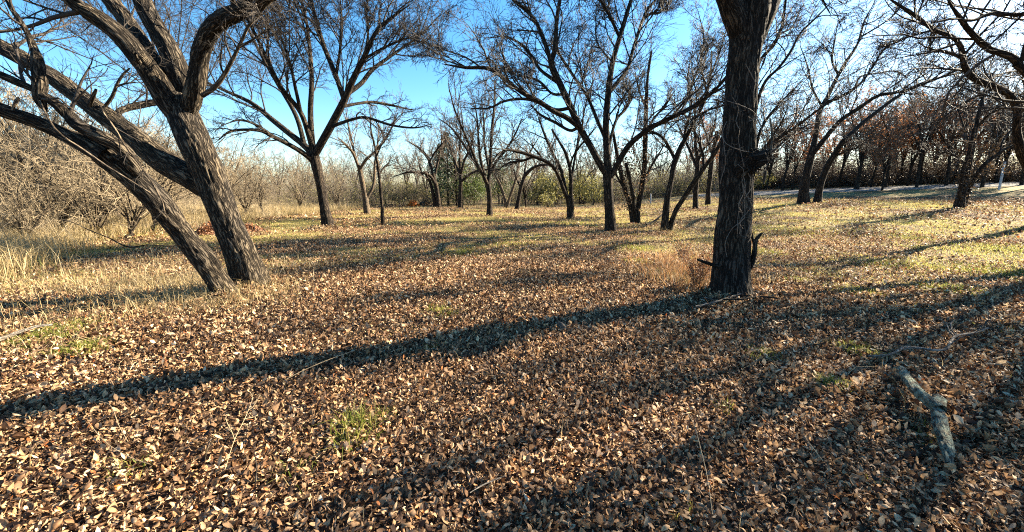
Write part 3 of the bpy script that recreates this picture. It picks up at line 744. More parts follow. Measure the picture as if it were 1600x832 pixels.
def vine_leaves(root, Y, cx, y0, y1, w, n, mat=BROWN, dz=.4, size=.07):
    C = []
    for i in range(n):
        p = at(cx + random.gauss(0, w), random.uniform(y0, y1), Y + random.uniform(-dz, dz)); C.append(tuple(p))
    child('vine_leaves', leaf_cloud('vine_leaves', np.array(C), size, mat), root)

LEAF_Q = np.array([(0, -.5, 0), (.32, 0, .1), (0, .5, 0), (-.32, 0, .1)])
def leaf_cloud(name, C, size, mat, jitter=.5):
    N = len(C)
    A = rng.normal(size=(N, 3)); A = norm(A); Bv = norm(np.cross(A, norm(rng.normal(size=(N, 3))))); Cv = np.cross(A, Bv)
    s = size * (1 - jitter / 2 + jitter * rng.random((N, 1, 1)))
    V = np.asarray(C)[:, None] + s * (LEAF_Q[None, :, 0:1] * A[:, None] + LEAF_Q[None, :, 1:2] * Bv[:, None] + LEAF_Q[None, :, 2:3] * Cv[:, None])
    F = np.arange(N * 4).reshape(N, 4)
    me = mesh_np(name, V.reshape(-1, 3), [F], mat, smooth=False)
    return me

def k_extra(root, Y):
    vine_leaves(root, Y, 985, 215, 330, 11, 900, BROWN, .5, .10)
    vine_leaves(root, Y, 1008, 150, 300, 5, 600, BROWN, .4, .09)
traced_tree('vine_covered_tree', 'cluster of stems shaggy with dead brown vine, behind the spreading tree', (995, 347), 19.0,
    [[(990, 347, 10), (986, 325, 9, .1), (978, 300, 8, .3), (970, 270, 7, .5), (964, 240, 6, .7), (958, 205, 4, .9)], [(996, 348, 9), (997, 325, 8), (1002, 295, 8), (1007, 260, 8), (1008, 225, 8), (1009, 190, 7), (1010, 155, 6), (1012, 120, 4), (1018, 80, 3)],
     [(993, 346, 7), (990, 315, 6, -.3), (985, 285, 6, -.5), (978, 255, 5, -.7)]],
    [[(1003, 290, 5, 0), (1015, 265, 4, .4), (1030, 240, 3, .8), (1045, 215, 2, 1.2)], [(980, 300, 5, .3), (968, 282, 4, .6), (955, 262, 3, .9), (945, 245, 2, 1.2)], [(1008, 210, 5, 0), (1022, 185, 4, -.4), (1040, 165, 3, -.8), (1055, 140, 2, -1)], [(1009, 170, 4, 0), (998, 140, 3, .5), (990, 100, 2, .9)]],
    dens=(9, 6, 6), t0=.1, lmax=(1.7, .9, .45), extra=k_extra)

traced_tree('split_tree', 'dark bare tree split low into two stems leaning right, just left of the thick trunk', (1042, 356), 15.6,
    [[(1038, 358, 12), (1040, 335, 11), (1043, 310, 10), (1049, 280, 9, .1), (1053, 258, 9, .2), (1062, 235, 8, .3), (1072, 215, 7, .4), (1084, 192, 6, .5), (1100, 160, 5, .7), (1110, 120, 4, .9), (1112, 80, 3, 1)],
     [(1046, 352, 9, .1), (1055, 332, 8, 0), (1070, 307, 8, -.2), (1086, 283, 8, -.4), (1102, 260, 7, -.6), (1118, 238, 7, -.8), (1132, 210, 6, -1), (1150, 175, 5, -1.2), (1165, 135, 3, -1.4)]],
    [[(1056, 250, 6, .2), (1046, 232, 6, .5), (1035, 215, 5, .8), (1015, 205, 4, 1.1), (990, 200, 3, 1.5)], [(1068, 225, 5, .3), (1072, 200, 5, .7), (1080, 165, 4, 1.1), (1075, 120, 3, 1.4), (1082, 80, 2, 1.8)], [(1100, 262, 5, -.6), (1098, 240, 5, -.2), (1085, 205, 4, .2), (1075, 190, 3, .4)],
     [(1090, 185, 5, .5), (1108, 172, 4, .3), (1130, 165, 3, 0), (1150, 150, 2, -.3)], [(1105, 140, 4, .8), (1095, 100, 3, 1), (1100, 60, 3, 1.2), (1090, 15, 2, 1.4)], [(1108, 120, 4, .9), (1125, 80, 3, .7), (1138, 35, 2, .5)]],
    dens=(9, 7, 6), t0=.15, deep=1, lmax=(1.9, 1.0, .5))

traced_tree('straight_tree', 'slender dark bare tree on the rise, half hidden beyond the split tree', (1087, 323), 25.0,
    [[(1087, 324, 9), (1087, 300, 8), (1089, 275, 8), (1090, 250, 7), (1086, 225, 6)]],
    [[(1089, 265, 6, 0), (1080, 240, 5, .5), (1068, 215, 4, 1), (1052, 180, 2, 1.5)], [(1090, 255, 5, 0), (1100, 232, 4, -.5), (1112, 210, 3, -1), (1120, 180, 2, -1.4)], [(1087, 230, 5, 0), (1085, 190, 4, .2), (1088, 150, 3, .5), (1080, 110, 2, .8)]],
    dens=(10, 7, 6), t0=.1, lmax=(2.4, 1.3, .6))
traced_tree('straight_tree', 'slender dark bare tree almost touching the left edge of the thick trunk, on the rise', (1106, 320), 27.0,
    [[(1106, 322, 9), (1107, 300, 8), (1110, 270, 8), (1114, 240, 7), (1120, 205, 6)]],
    [[(1113, 245, 5, 0), (1105, 215, 4, .5), (1095, 185, 3, 1), (1092, 150, 2, 1.5)], [(1117, 225, 5, 0), (1130, 200, 4, -.4), (1142, 170, 3, -.8), (1150, 130, 2, -1)]],
    dens=(10, 7, 6), t0=.1, lmax=(2.4, 1.3, .6))

b_ = ((347 - 800) / FPX * 24.0, 24.0)
_tr, _L = auto_limbs(17, 9.5, 9, .1, .17, .38)
_sh = lambda P: [(p[0] - .25 * p[2], p[1], p[2]) for p in P]
_tr = (_sh(_tr[0]), _tr[1]); _L = [(_sh(P), R) for P, R in _L]
_root = root_empty('tall_tree', (b_[0], b_[1], float(height(*b_))))
tag(_root, 'tall fine-twigged bare tree hidden behind the leaning double trunk, twigs filling the upper left sky', 'tree', 'bare trees of the clearing')
link('trunk', tube_mesh('trunk', [rough_tube(*_tr, 14, 20, 0)], BARK_MID), _root)
for _P, _R in _L: link('limb', tube_mesh('limb', [rough_tube(_P, [r * .45 for r in _R], 8, 20, 0)], BARK_MID), _root)
tag(link('twigs', tube_mesh('twigs', crown_tubes([(P, [r * .45 for r in R]) for P, R in _L], (12, 8, 6), .005, t0=.3, lmax=(4.0, 2.0, 1.0), wander=.1, deep=2), TWIG_DARK), _root), kind='stuff')

# two-stemmed tree right of the thick trunk
traced_tree('two_stemmed_tree', 'two-stemmed bare tree by the road, long limbs sweeping up to the right', (1262, 318), 24.0,
    [[(1256, 319, 21), (1256, 300, 17), (1260, 275, 14), (1267, 245, 13), (1271, 230, 12)], [(1277, 314, 14, .3), (1280, 298, 12, .3), (1285, 280, 11, .3), (1294, 258, 11, .2), (1305, 240, 10, 0), (1320, 218, 9, -.4)]],
    [[(1270, 236, 11, 0), (1275, 210, 10, .2), (1281, 175, 9, .5), (1294, 150, 8, .8), (1306, 125, 7, 1), (1320, 100, 7, 1.2), (1340, 69, 5, 1.6), (1350, 35, 4, 2), (1366, 5, 3, 2.2)], [(1270, 245, 9, 0), (1288, 218, 9, -.4), (1312, 190, 8, -.9), (1347, 166, 8, -1.5), (1372, 150, 7, -1.9), (1406, 144, 6, -2.4), (1437, 134, 6, -2.8), (1497, 109, 4, -3.4), (1540, 80, 2, -4)],
     [(1318, 220, 9, -.4), (1342, 198, 8, 0), (1366, 178, 8, .4), (1400, 153, 7, .9), (1431, 134, 6, 1.3), (1475, 120, 5, 1.8), (1520, 110, 3, 2.4)], [(1290, 160, 6, .6), (1306, 155, 6, .2), (1325, 145, 6, -.1), (1344, 131, 5, -.4), (1362, 108, 4, -.8), (1381, 78, 4, -1.2), (1410, 62, 3, -1.6), (1446, 46, 2, -2)],
     [(1440, 134, 4, -2.6), (1470, 138, 3, -2.2), (1500, 134, 3, -1.8), (1530, 140, 2, -1.4)], [(1340, 140, 4, -.4), (1345, 120, 4, .2), (1370, 115, 3, .6), (1400, 112, 3, 1), (1428, 128, 2, 1.4)], [(1312, 118, 5, 1), (1300, 95, 4, 1.4), (1304, 65, 3, 1.8), (1310, 30, 2, 2.1)], [(1300, 245, 5, 0), (1325, 236, 4, -.6), (1346, 230, 3, -1.2)],
     [(1345, 60, 4, 1.7), (1375, 40, 3, 1.3), (1400, 20, 3, .9), (1420, -15, 2, .5)], [(1285, 170, 5, .5), (1270, 140, 4, 1.2), (1262, 105, 3, 1.8), (1250, 70, 2, 2.4)]],
    dens=(10, 7, 6), t0=.25, up=.03, lmax=(3.0, 1.5, .7), deep=1)

# sprouting tree just behind the thick trunk
traced_tree('sprouting_tree', 'low fan of straight bare limbs rising to the right from behind the thick trunk', (1172, 328), 14.0,
    [[(1172, 332, 12), (1172, 310, 11), (1173, 285, 10), (1178, 262, 10)]],
    [[(1174, 275, 6, 0), (1194, 232, 6, -.2), (1220, 214, 6, -.4), (1245, 198, 5, -.6), (1287, 166, 4, -.9), (1325, 148, 3, -1.1)], [(1175, 265, 6, 0), (1185, 215, 5, .4), (1196, 190, 5, .6), (1215, 165, 4, .9), (1240, 140, 3, 1.2), (1260, 118, 2, 1.5)],
     [(1174, 255, 7, 0), (1180, 180, 6, .2), (1194, 131, 6, .4), (1218, 105, 5, .5), (1236, 80, 5, .6), (1250, 53, 4, .8), (1275, 28, 4, 1), (1305, -2, 3, 1.2)], [(1174, 250, 7, 0), (1176, 160, 6, -.3), (1187, 97, 6, -.5), (1210, 70, 5, -.7), (1222, 40, 5, -.8), (1228, 0, 4, -.9), (1236, -50, 2, -1)],
     [(1196, 85, 5, -.5), (1218, 55, 4, -.1), (1238, 42, 3, .2), (1252, 10, 3, .5)], [(1176, 262, 5, 0), (1205, 240, 4, .5), (1232, 215, 4, .8), (1262, 196, 3, 1.1), (1290, 190, 2, 1.4)], [(1175, 270, 4, 0), (1200, 225, 3, -.6), (1222, 190, 3, -.9), (1233, 160, 2, -1.2)]],
    dens=(9, 6, 6), t0=.2, up=.02, deep=1, lmax=(1.8, 1.0, .5), ang=(18, 45))

def o_extra(root, Y):
    vine_leaves(root, Y, 1508, 200, 322, 9, 1100, DARKBRUSH, .4, .09)
    vine_leaves(root, Y, 1550, 225, 275, 14, 500, DARKBRUSH, .4, .09)
traced_tree('shaggy_tree', 'leaning shaggy tree wrapped in dead vine near the right edge, beside the road', (1500, 322), 18.0,
    [[(1498, 324, 19), (1502, 305, 16), (1507, 288, 14), (1512, 262, 13, .1), (1518, 235, 11, .2), (1524, 205, 8, .3), (1530, 175, 7, .4), (1538, 145, 5, .5), (1550, 115, 4, .6)], [(1504, 322, 13, .1), (1512, 300, 11, .1), (1525, 275, 8, 0), (1540, 256, 8, -.1), (1558, 242, 7, -.2), (1578, 230, 6, -.3), (1605, 222, 5, -.4)],
     [(1500, 322, 8, -.1), (1500, 300, 7, -.2), (1504, 270, 7, -.3), (1515, 235, 6, -.4), (1522, 200, 5, -.5)]],
    [[(1518, 235, 5, 0), (1508, 205, 4, .4), (1500, 180, 3, .8), (1490, 155, 2, 1.2)], [(1526, 200, 5, 0), (1545, 180, 4, -.4), (1565, 170, 3, -.8), (1590, 165, 2, -1.2)], [(1513, 262, 4, 0), (1495, 245, 4, .3), (1470, 238, 3, .6), (1440, 240, 2, 1)], [(1535, 160, 4, .3), (1525, 130, 3, .6), (1520, 100, 2, 1)], [(1560, 240, 4, 0), (1570, 215, 3, .4), (1588, 195, 2, .8)]],
    dens=(9, 7, 6), t0=.1, lmax=(1.6, .9, .45), extra=o_extra)

# crooked tree at right edge
traced_tree('crooked_tree', 'crooked bare tree at the right edge with a thick limb snaking to the upper left', (1622, 350), 12.5,
    [[(1622, 352, 40), (1622, 325, 32), (1620, 295, 27), (1610, 265, 24), (1600, 245, 22)]],
    [[(1606, 262, 22, 0), (1596, 240, 21, -.1), (1588, 205, 17, -.2), (1590, 178, 16, -.3), (1579, 150, 16, -.4), (1558, 138, 16, -.5), (1537, 130, 15, -.6), (1515, 117, 14, -.8), (1505, 98, 12, -.9), (1503, 78, 12, -1), (1490, 59, 10, -1.1), (1459, 47, 9, -1.3), (1431, 25, 8, -1.5), (1404, 8, 6, -1.7), (1375, -12, 4, -2)],
     [(1506, 92, 8, -.9), (1492, 86, 8, -.8), (1475, 81, 7, -.7), (1452, 76, 6, -.6), (1460, 60, 4, -.5), (1455, 48, 3, -.4)], [(1460, 48, 5, -1.3), (1440, 52, 4, -1), (1420, 58, 3, -.7), (1395, 70, 2, -.4)],
     [(1600, 240, 13, .1), (1630, 200, 12, .2), (1650, 140, 11, 0), (1640, 60, 8, -.4)], [(1540, 131, 6, -.6), (1560, 118, 5, -.2), (1585, 112, 4, .2), (1610, 115, 3, .5)], [(1430, 25, 4, -1.5), (1440, 8, 3, -1.2), (1450, -20, 2, -1)]],
    dens=(9, 7, 6), t0=.15, up=.02, lmax=(1.9, 1.1, .5), deep=1)

# off-frame tree on the right whose limbs reach into the top right corner and shade the foreground
def edge_tree():
    b = Vector((14.5, 9.3, 0)); b.z = float(height(b.x, b.y))
    root = root_empty('overhanging_tree', b)
    tag(root, 'bare tree just past the right edge whose mossy limb enters at the top right corner', 'tree', 'bare trees of the clearing')
    Y = 9.3
    P = [(b.x, b.y, b.z - .2), (b.x + .05, b.y, b.z + .5), (b.x, b.y + .1, b.z + 1.1), (b.x - .1, b.y, b.z + 1.6)]
    child('trunk', tube_mesh('trunk', [rough_tube(P, [.26, .20, .18, .16], 24, 50, .01, .2)], BARK_MID), root)
    top = P[-1]
    def lm(pts, r0, r1):
        pts = [top] + pts
        return pts, list(np.linspace(r0, r1, len(pts)))
    a, ra = px_limb([(1604, 115, 17, 0), (1592, 100, 16, 0), (1581, 90, 15, 0), (1563, 83, 14, 0), (1547, 78, 13, 0), (1530, 64, 12, -.1), (1514, 48, 10, -.2), (1500, 28, 8, -.3), (1484, 5, 6, -.4), (1470, -30, 4, -.5)], 9.0)
    c, rc = px_limb([(1640, 10, 11, 0), (1600, 23, 10, -.2), (1550, 22, 8, -.5), (1520, 32, 6, -.7), (1490, 30, 4, -1), (1455, 36, 2, -1.3)], 9.0)
    L = [([top] + a, [.16] + ra), ([top, (b.x - .5, b.y - .3, b.z + 4.2)] + c, [.14, .12] + rc),
         lm([(14.2, 9.0, 3.2), (13.6, 8.3, 5.0), (12.8, 7.6, 6.8), (11.2, 6.6, 8.2), (9.6, 5.4, 9.2)], .11, .02),
         lm([(14.0, 8.4, 2.8), (13.2, 7.4, 4.4), (11.8, 6.2, 5.6), (10.0, 5.0, 6.3), (8.4, 4.0, 6.6)], .11, .02),
         lm([(14.6, 8.6, 3.2), (14.2, 7.6, 5.2), (13.6, 6.4, 6.8), (12.6, 5.0, 7.9), (11.6, 3.6, 8.6)], .10, .02),
         lm([(15.2, 9.0, 3.4), (16.2, 8.4, 5.2), (17.2, 7.6, 6.8), (18.2, 6.6, 8.2)], .10, .02),
         lm([(15.0, 8.6, 3.6), (15.2, 7.8, 5.8), (14.8, 6.6, 7.8), (14.0, 5.4, 9.4)], .10, .02),
         lm([(15.6, 9.4, 3.0), (17.0, 9.4, 4.4), (18.4, 9.0, 6.0), (19.6, 8.4, 7.4)], .10, .02),
         lm([(14.4, 9.2, 3.6), (13.9, 8.9, 5.8), (13.0, 8.2, 7.8), (12.2, 7.4, 9.6)], .10, .02)]
    for P, R in L:
        child('limb', tube_mesh('limb', [rough_tube(P, R, 16, 60, .006)], BARK_MID), root)
    tw = crown_tubes(L[:2], (10, 7, 6), .0035, t0=.25, deep=1, lmax=(2.2, 1.2, .6)) + crown_tubes(L[2:], (14, 8, 5), .0075, t0=.12, lmax=(3.2, 1.8, .9), rcap=.075)
    tag(child('twigs', tube_mesh('twigs', tw, TWIG_DARK), root), kind='stuff')
edge_tree()

# ================================================================== far trees: prototypes grown automatically
def proto_tree(H, spread, nl, dens, mat, twig, rtip, leaves=None, lean=.5, r0=.16, fork=.25, lmax=(2.2, 1.2, .6), multi=0, leaf_n=0, leaf_size=.12, arch=0.0):
    tr, L = auto_limbs(H, spread, nl, lean, r0, fork, arch)
    parts = [rough_tube(*tr, 10, 14, 0)] + [rough_tube(P, R, 6, 18, 0) for P, R in L]
    d = dict(trunk=tube_mesh('trunk', parts, mat))
    tw = crown_tubes(L, dens, rtip, t0=.15, lmax=lmax)
    d['crown'] = tube_mesh('crown', tw, twig)
    if leaves is not None:
        V = np.concatenate([p[0] for p in tw[1:]])
        C = V[rng.integers(0, len(V), leaf_n)] + rng.normal(size=(leaf_n, 3)) * .1
        d['leaves'] = leaf_cloud('leaves', C, leaf_size, leaves)
    return d

FIRST = {}
def place(name, proto, x, y, label, cat, group=None, scale=1.0, rz=None, kinds=()):
    o = root_empty(name, (x, y, float(height(x, y))))
    o.rotation_euler = (0, 0, random.uniform(0, 6.28) if rz is None else rz)
    o.scale = (scale, scale, scale * random.uniform(.92, 1.1))
    tag(o, label, cat, group)
    for k, me in proto.items():
        c = link(k, me, o)
        if k in ('crown', 'leaves', 'foliage'): c['kind'] = 'stuff'
    return o

LANDMARKS = [(30, 'the left edge'), (230, 'the lower leaning stem'), (340, 'the leaning double trunk'), (440, 'the low limb'), (500, 'the vase-shaped tree'), (572, 'the pale forked tree'), (600, 'the pole sapling'), (645, 'the orange brush heap'),
             (700, 'the dark cedar'), (765, 'the fan-shaped tree'), (810, 'the curved tree'), (890, 'the drooping tree'), (953, 'the spreading tree'), (995, 'the vine-covered tree'), (1045, 'the split tree'), (1095, 'the two slender trees'), (1150, 'the thick dark trunk'),
             (1265, 'the two-stemmed tree'), (1340, 'the low long limb'), (1420, 'the middle of the road'), (1500, 'the shaggy tree'), (1566, 'the leaning white post'), (1640, 'the crooked tree')]
USED = set()
def where(px, d, near, far):
    row = 'front' if d < near else ('middle' if d < far else 'back')
    q = min(LANDMARKS, key=lambda l: abs(l[0] - px)); dx = px - q[0]
    side = 'straight behind' if abs(dx) <= 8 else (('just ' if abs(dx) < 25 else '') + ('left of ' if dx < 0 else 'right of '))
    w = f"{row} row, {side.strip()} {q[1]}"
    for extra in ('', ', farther back', ', beside it', ', deepest'):
        if w + extra not in USED:
            USED.add(w + extra); return w + extra
    return w
P_grey = [proto_tree(8.5, 3.6, 6, (8, 6, 5), BARK_PALE, TWIG_GREY, .006, r0=.13), proto_tree(7.5, 3.2, 5, (9, 6, 5), BARK_PALE, TWIG_GREY, .006, r0=.11), proto_tree(9, 3.0, 6, (8, 6, 5), BARK_MID, TWIG_FAR, .006, r0=.14), proto_tree(8, 4.2, 7, (8, 6, 4), BARK_MID, TWIG_FAR, .006, fork=.18, r0=.13)]
P_dark = [proto_tree(11, 3.6, 7, (8, 6, 5), BARK_MID, TWIG_WOOD, .008, r0=.13), proto_tree(10, 4.2, 6, (9, 6, 5), BARK_MID, TWIG_WOOD, .008, r0=.12, fork=.3)]
P_rust = [proto_tree(9, 3.2, 6, (8, 6, 4), BARK_MID, TWIG_WOOD, .008, RUST, r0=.12, leaf_n=2600, leaf_size=.2), proto_tree(8, 3.0, 6, (8, 6, 4), BARK_MID, TWIG_WOOD, .008, BROWN, r0=.12, leaf_n=1500, leaf_size=.2)]
P_bush = [proto_tree(3.4, 2.2, 9, (7, 5, 4), BARK_PALE, TWIG_GREY, .004, r0=.06, fork=.05, lmax=(1.5, .9, .5)), proto_tree(2.6, 2.0, 9, (7, 5, 5), BARK_PALE, TWIG_GREY, .0035, r0=.05, fork=.05, lmax=(1.3, .8, .5)), proto_tree(4.2, 2.2, 7, (8, 6, 4), BARK_PALE, TWIG_GREY, .004, r0=.08, fork=.08, lmax=(1.6, 1.0, .5))]

def shrub_proto(H, W, n, mat, size, stems=7):
    S = []
    for i in range(stems):
        az = rng.random() * 6.28; s = W * .45 * rng.random()
        S.append(([(0.05 * math.cos(az), .05 * math.sin(az), -.1), (s * .3 * math.cos(az), s * .3 * math.sin(az), H * .4), (s * math.cos(az), s * math.sin(az), H * .9)], [.03, .02, .008]))
    P, R = resample_many(S, 8)
    cl = []
    for i in range(int(n / 28)):
        c = norm(rng.normal(size=3)) * rng.random() ** .45
        c = np.array([c[0] * W * .5, c[1] * W * .5, H * (.52 + .46 * c[2])])
        cl.append(c + rng.normal(size=(28, 3)) * np.array([W, W, H]) * .055)
    C = np.concatenate(cl); C = C[C[:, 2] > .05]
    return dict(stems=tube_mesh('stems', [tubes(P, R, 5)], TWIG_DARK), foliage=leaf_cloud('foliage', C, size, mat))

def cedar_proto(H, W, n):
    P, R = resample_many([([(0, 0, -.2), (0, 0, H * .5), (.05, 0, H * .97)], [.12, .08, .01])], 8)
    t = rng.random(n) ** .8; az = rng.random(n) * 6.28
    lob = 1 + .28 * np.sin(az * 5 + t * 21) * np.sin(t * 40 + az * 2)
    rr = W * .5 * (1 - t) ** .75 * lob * (.45 + .55 * rng.random(n) ** .5)
    C = np.stack([np.cos(az) * rr, np.sin(az) * rr, .15 + t * H * .97], -1) + rng.normal(size=(n, 3)) * .07
    return dict(trunk=tube_mesh('trunk', [tubes(P, R, 6)], BARK_MID), foliage=leaf_cloud('foliage', C, .16, CEDAR))

def at_px(px, d):
    return (px - 800) / FPX * d, d

# left thicket of bare saplings and shrubs
TH = 'bare shrubs of the left thicket'
thick = [(-60, 10.6, 0, .9), (20, 10.8, 1, .8), (75, 12, 2, .75), (130, 12.5, 0, .75), (190, 13, 1, 1.1), (40, 13, 2, 1.15), (120, 15, 0, 1.2), (235, 15.5, 2, .95), (290, 18, 0, 1.05), (-10, 15, 0, 1.3),
         (200, 18, 2, 1.2), (90, 19, 0, 1.4), (330, 21, 1, 1.2), (380, 22.5, 0, .85), (420, 25, 2, .75), (270, 22, 2, 1.2), (-80, 12, 2, 1.2), (160, 24, 0, 1.6), (345, 27, 2, 1.1), (460, 31, 0, .9), (30, 22, 2, 1.5), (540, 33, 0, .8)]
for i, (px, d, k, s) in enumerate(thick):
    x, y = at_px(px, d)
    place('bare_shrub', P_bush[k], x, y, 'pale bare shrub of the thicket, ' + where(px, d, 13, 20), 'shrub', TH, s)
for i, (px, d, k, s) in enumerate([(10, 24, 0, .9), (110, 27, 1, .95), (60, 33, 2, .9), (190, 30, 1, .9), (250, 33, 0, .85), (150, 38, 3, 1), (310, 36, 1, .8), (370, 38, 2, .7), (400, 44, 0, .75), (230, 42, 3, .9), (-40, 30, 3, 1), (20, 40, 1, 1.1), (440, 48, 3, .7), (90, 46, 0, 1.1), (300, 48, 2, .85)]):
    x, y = at_px(px, d)
    place('grey_tree', P_grey[k], x, y, 'grey bare tree behind the thicket, ' + where(px, d, 31, 39), 'tree', 'grey trees behind the left thicket', s)

# centre background wood
cen = [(470, 50, 0, .8), (510, 46, 1, .8), (535, 54, 2, .8), (560, 60, 3, .9), (610, 50, 1, .85), (640, 58, 2, .9), (668, 46, 3, .9), (690, 55, 0, 1), (715, 41, 2, .85), (735, 50, 1, .95), (752, 60, 3, 1), (785, 46, 1, .85), (800, 56, 0, 1), (822, 38, 3, .75), (845, 50, 2, .9), (868, 60, 1, 1),
       (905, 44, 3, .85), (925, 55, 0, 1), (950, 50, 2, 1), (975, 60, 1, 1), (1000, 46, 0, .9), (1030, 55, 3, 1), (655, 70, 0, 1), (590, 68, 2, 1), (720, 72, 3, 1.1), (780, 70, 2, 1.1), (840, 74, 0, 1.1), (910, 70, 1, 1.1), (490, 66, 3, .9), (530, 76, 1, 1)]
for px, d, k, s in cen:
    x, y = at_px(px, d)
    place('background_tree', P_grey[k], x, y, 'bare tree of the far wood, ' + where(px, d, 50, 63), 'tree', 'bare trees of the far centre wood', s)
traced_tree('twin_pale_trunks', 'pale slanting thin trunks in a V at the far edge of the clearing, centre', (792, 326), 36.0,
    [[(790, 327, 5), (788, 308, 4), (782, 290, 4), (774, 275, 3)], [(792, 327, 5), (796, 310, 4), (803, 290, 4), (808, 270, 3), (811, 250, 2)]],
    [[(776, 280, 3, 0), (768, 262, 3, .5), (760, 240, 2, 1)], [(808, 272, 3, 0), (812, 250, 2, .5), (808, 225, 2, 1)]], mat=BARK_PALE, twig=TWIG_GREY, dens=(6, 5, 4), t0=.1, lmax=(1.6, .8, .4))
traced_tree('curved_tree', 'bare tree curving to the right over the far edge of the clearing', (808, 327), 34.0,
    [[(807, 328, 7), (811, 308, 6), (815, 290, 6), (822, 272, 5), (834, 262, 5)]],
    [[(820, 275, 5, 0), (834, 262, 4, -.4), (850, 258, 4, -.8), (868, 262, 3, -1.2), (884, 272, 2, -1.6)], [(818, 278, 4, 0), (822, 255, 3, .5), (830, 235, 3, 1), (842, 215, 2, 1.4)], [(813, 295, 3, 0), (806, 275, 3, .5), (800, 255, 2, 1)]], dens=(7, 5, 5), t0=.1, lmax=(1.8, .9, .5), twig=TWIG_FAR)
traced_tree('arching_tree', 'bare tree with a long limb arching left beside the dark cedar', (684, 323), 38.0,
    [[(685, 324, 9), (684, 308, 7), (681, 290, 7), (676, 272, 6)], [(680, 323, 6), (676, 300, 5), (670, 280, 4), (662, 268, 4)]],
    [[(681, 290, 5, 0), (672, 275, 5, -.5), (655, 270, 4, -1), (635, 270, 3, -1.6), (612, 278, 2, -2)], [(678, 275, 5, 0), (670, 250, 5, .5), (655, 232, 4, 1), (635, 220, 3, 1.5)], [(680, 280, 5, 0), (685, 250, 4, .4), (690, 222, 3, .8), (688, 190, 2, 1.2)], [(672, 255, 3, 0), (682, 235, 3, -.5), (700, 215, 2, -1)]], dens=(8, 6, 5), t0=.1, lmax=(2.4, 1.2, .6), twig=TWIG_FAR)
traced_tree('upright_tree', 'upright bare tree with a clean straight trunk in front of the olive shrubs', (719, 325), 36.0,
    [[(719, 326, 8), (719, 305, 6), (720, 285, 6), (719, 270, 6)]],
    [[(719, 275, 5, 0), (712, 255, 4, .4), (705, 235, 3, .8), (695, 205, 2, 1.2)], [(720, 275, 5, 0), (726, 250, 4, -.5), (735, 230, 3, -1), (740, 200, 2, -1.5)], [(720, 285, 4, 0), (735, 272, 4, -.4), (755, 265, 3, -.8), (770, 268, 2, -1.2)], [(719, 270, 4, 0), (718, 240, 4, .2), (720, 205, 3, .5), (716, 170, 2, .8)]], dens=(8, 6, 5), t0=.1, lmax=(2.2, 1.1, .5), twig=TWIG_FAR)

# right wood beyond the road
rt = [(1150, 47, 0), (1185, 52, 1), (1215, 46, 0), (1240, 55, 1), (1300, 50, 0), (1330, 44, 1), (1345, 56, 0), (1372, 46, 1), (1395, 52, 0), (1420, 45, 1), (1440, 56, 0), (1465, 47, 1), (1490, 52, 0), (1520, 44, 1), (1550, 50, 0), (1580, 46, 1), (1610, 44, 0), (1650, 46, 1), (1270, 62, 0), (1360, 64, 1), (1450, 62, 0), (1530, 60, 1), (1110, 56, 0), (1070, 60, 1), (1700, 44, 0), (1590, 58, 1)]
for px, d, k in rt:
    d += 5
    a = math.atan((px - 800) / FPX); x, y = d * math.sin(a), d * math.cos(a)
    place('wood_tree', P_dark[k], x, y, 'bare tree beyond the road, ' + where(px, d, 50, 58), 'tree', 'dark trees beyond the road', random.uniform(.75, 1.05))
for px, d, k, s in [(1190, 50, 1, .8), (1230, 49, 0, .7), (1325, 47, 1, .75), (1350, 50, 0, .8), (1368, 44, 0, .6), (1405, 50, 0, .75), (1425, 52, 1, .9), (1480, 50, 0, .7), (1540, 52, 1, .8), (1600, 50, 1, .9), (1085, 48, 0, .75), (1125, 52, 1, .7), (1385, 58, 1, 1), (1500, 57, 1, .9), (1290, 56, 0, .8)]:
    d += 3
    a = math.atan((px - 800) / FPX); x, y = d * math.sin(a), d * math.cos(a)
    place('oak_tree', P_rust[k], x, y, ('rust-leaved' if k == 0 else 'brown-leaved') + ' oak beyond the road, ' + where(px, d, 49, 55), 'tree', ('rust-leaved' if k == 0 else 'brown-leaved') + ' oaks beyond the road', s)

# evergreens and leafy shrubs
ced = cedar_proto(5.4, 3.0, 2600)
for px, d, s, lab in [(702, 42, 1.3, 'dark green cedar right of the arching tree, tallest evergreen at the far edge'), (690, 45, 1.1, 'dark green cedar partly behind the tallest evergreen, on its left')]:
    place('cedar_tree', ced, *at_px(px, d), lab, 'tree', None, s)
gsh = [shrub_proto(3.4, 3.4, 1700, GREEN, .15), shrub_proto(2.6, 3.4, 1500, OLIVE, .14), shrub_proto(1.6, 2.2, 900, OLIVE, .12)]
for px, d, k, s, lab in [(722, 42, 0, 1.05, 'leafy green shrub touching the right side of the tall dark cedar'), (742, 41, 0, .85, 'leafy green shrub behind the upright bare tree'),
                    (840, 44, 1, 1.1, 'yellow-green leafy shrub behind the pale V-shaped trunks'), (868, 46, 1, 1.2, 'yellow-green leafy shrub behind the drooping tree'), (856, 37, 2, .7, 'small bright yellow-green bush alone at the far grass edge'),
                    (910, 45, 1, 1.15, 'yellow-green leafy shrub between the drooping and spreading trees'), (925, 42, 1, .9, 'low olive shrub just left of the spreading trunk'), (605, 46, 1, .9, 'olive shrub behind the thin pole sapling'), (780, 47, 0, .9, 'dull green shrub behind the fan-shaped tree'),
                    (632, 47, 1, .8, 'olive shrub behind the orange brush heap'), (665, 47, 1, .75, 'olive shrub left of the dark cedars'), (1180, 46, 1, .7, 'olive shrub beyond the road beside the thick dark trunk')]:
    place('leafy_shrub', gsh[k], *at_px(px, d), lab, 'shrub', 'leafy shrubs at the clearing edge', s * 1.3)

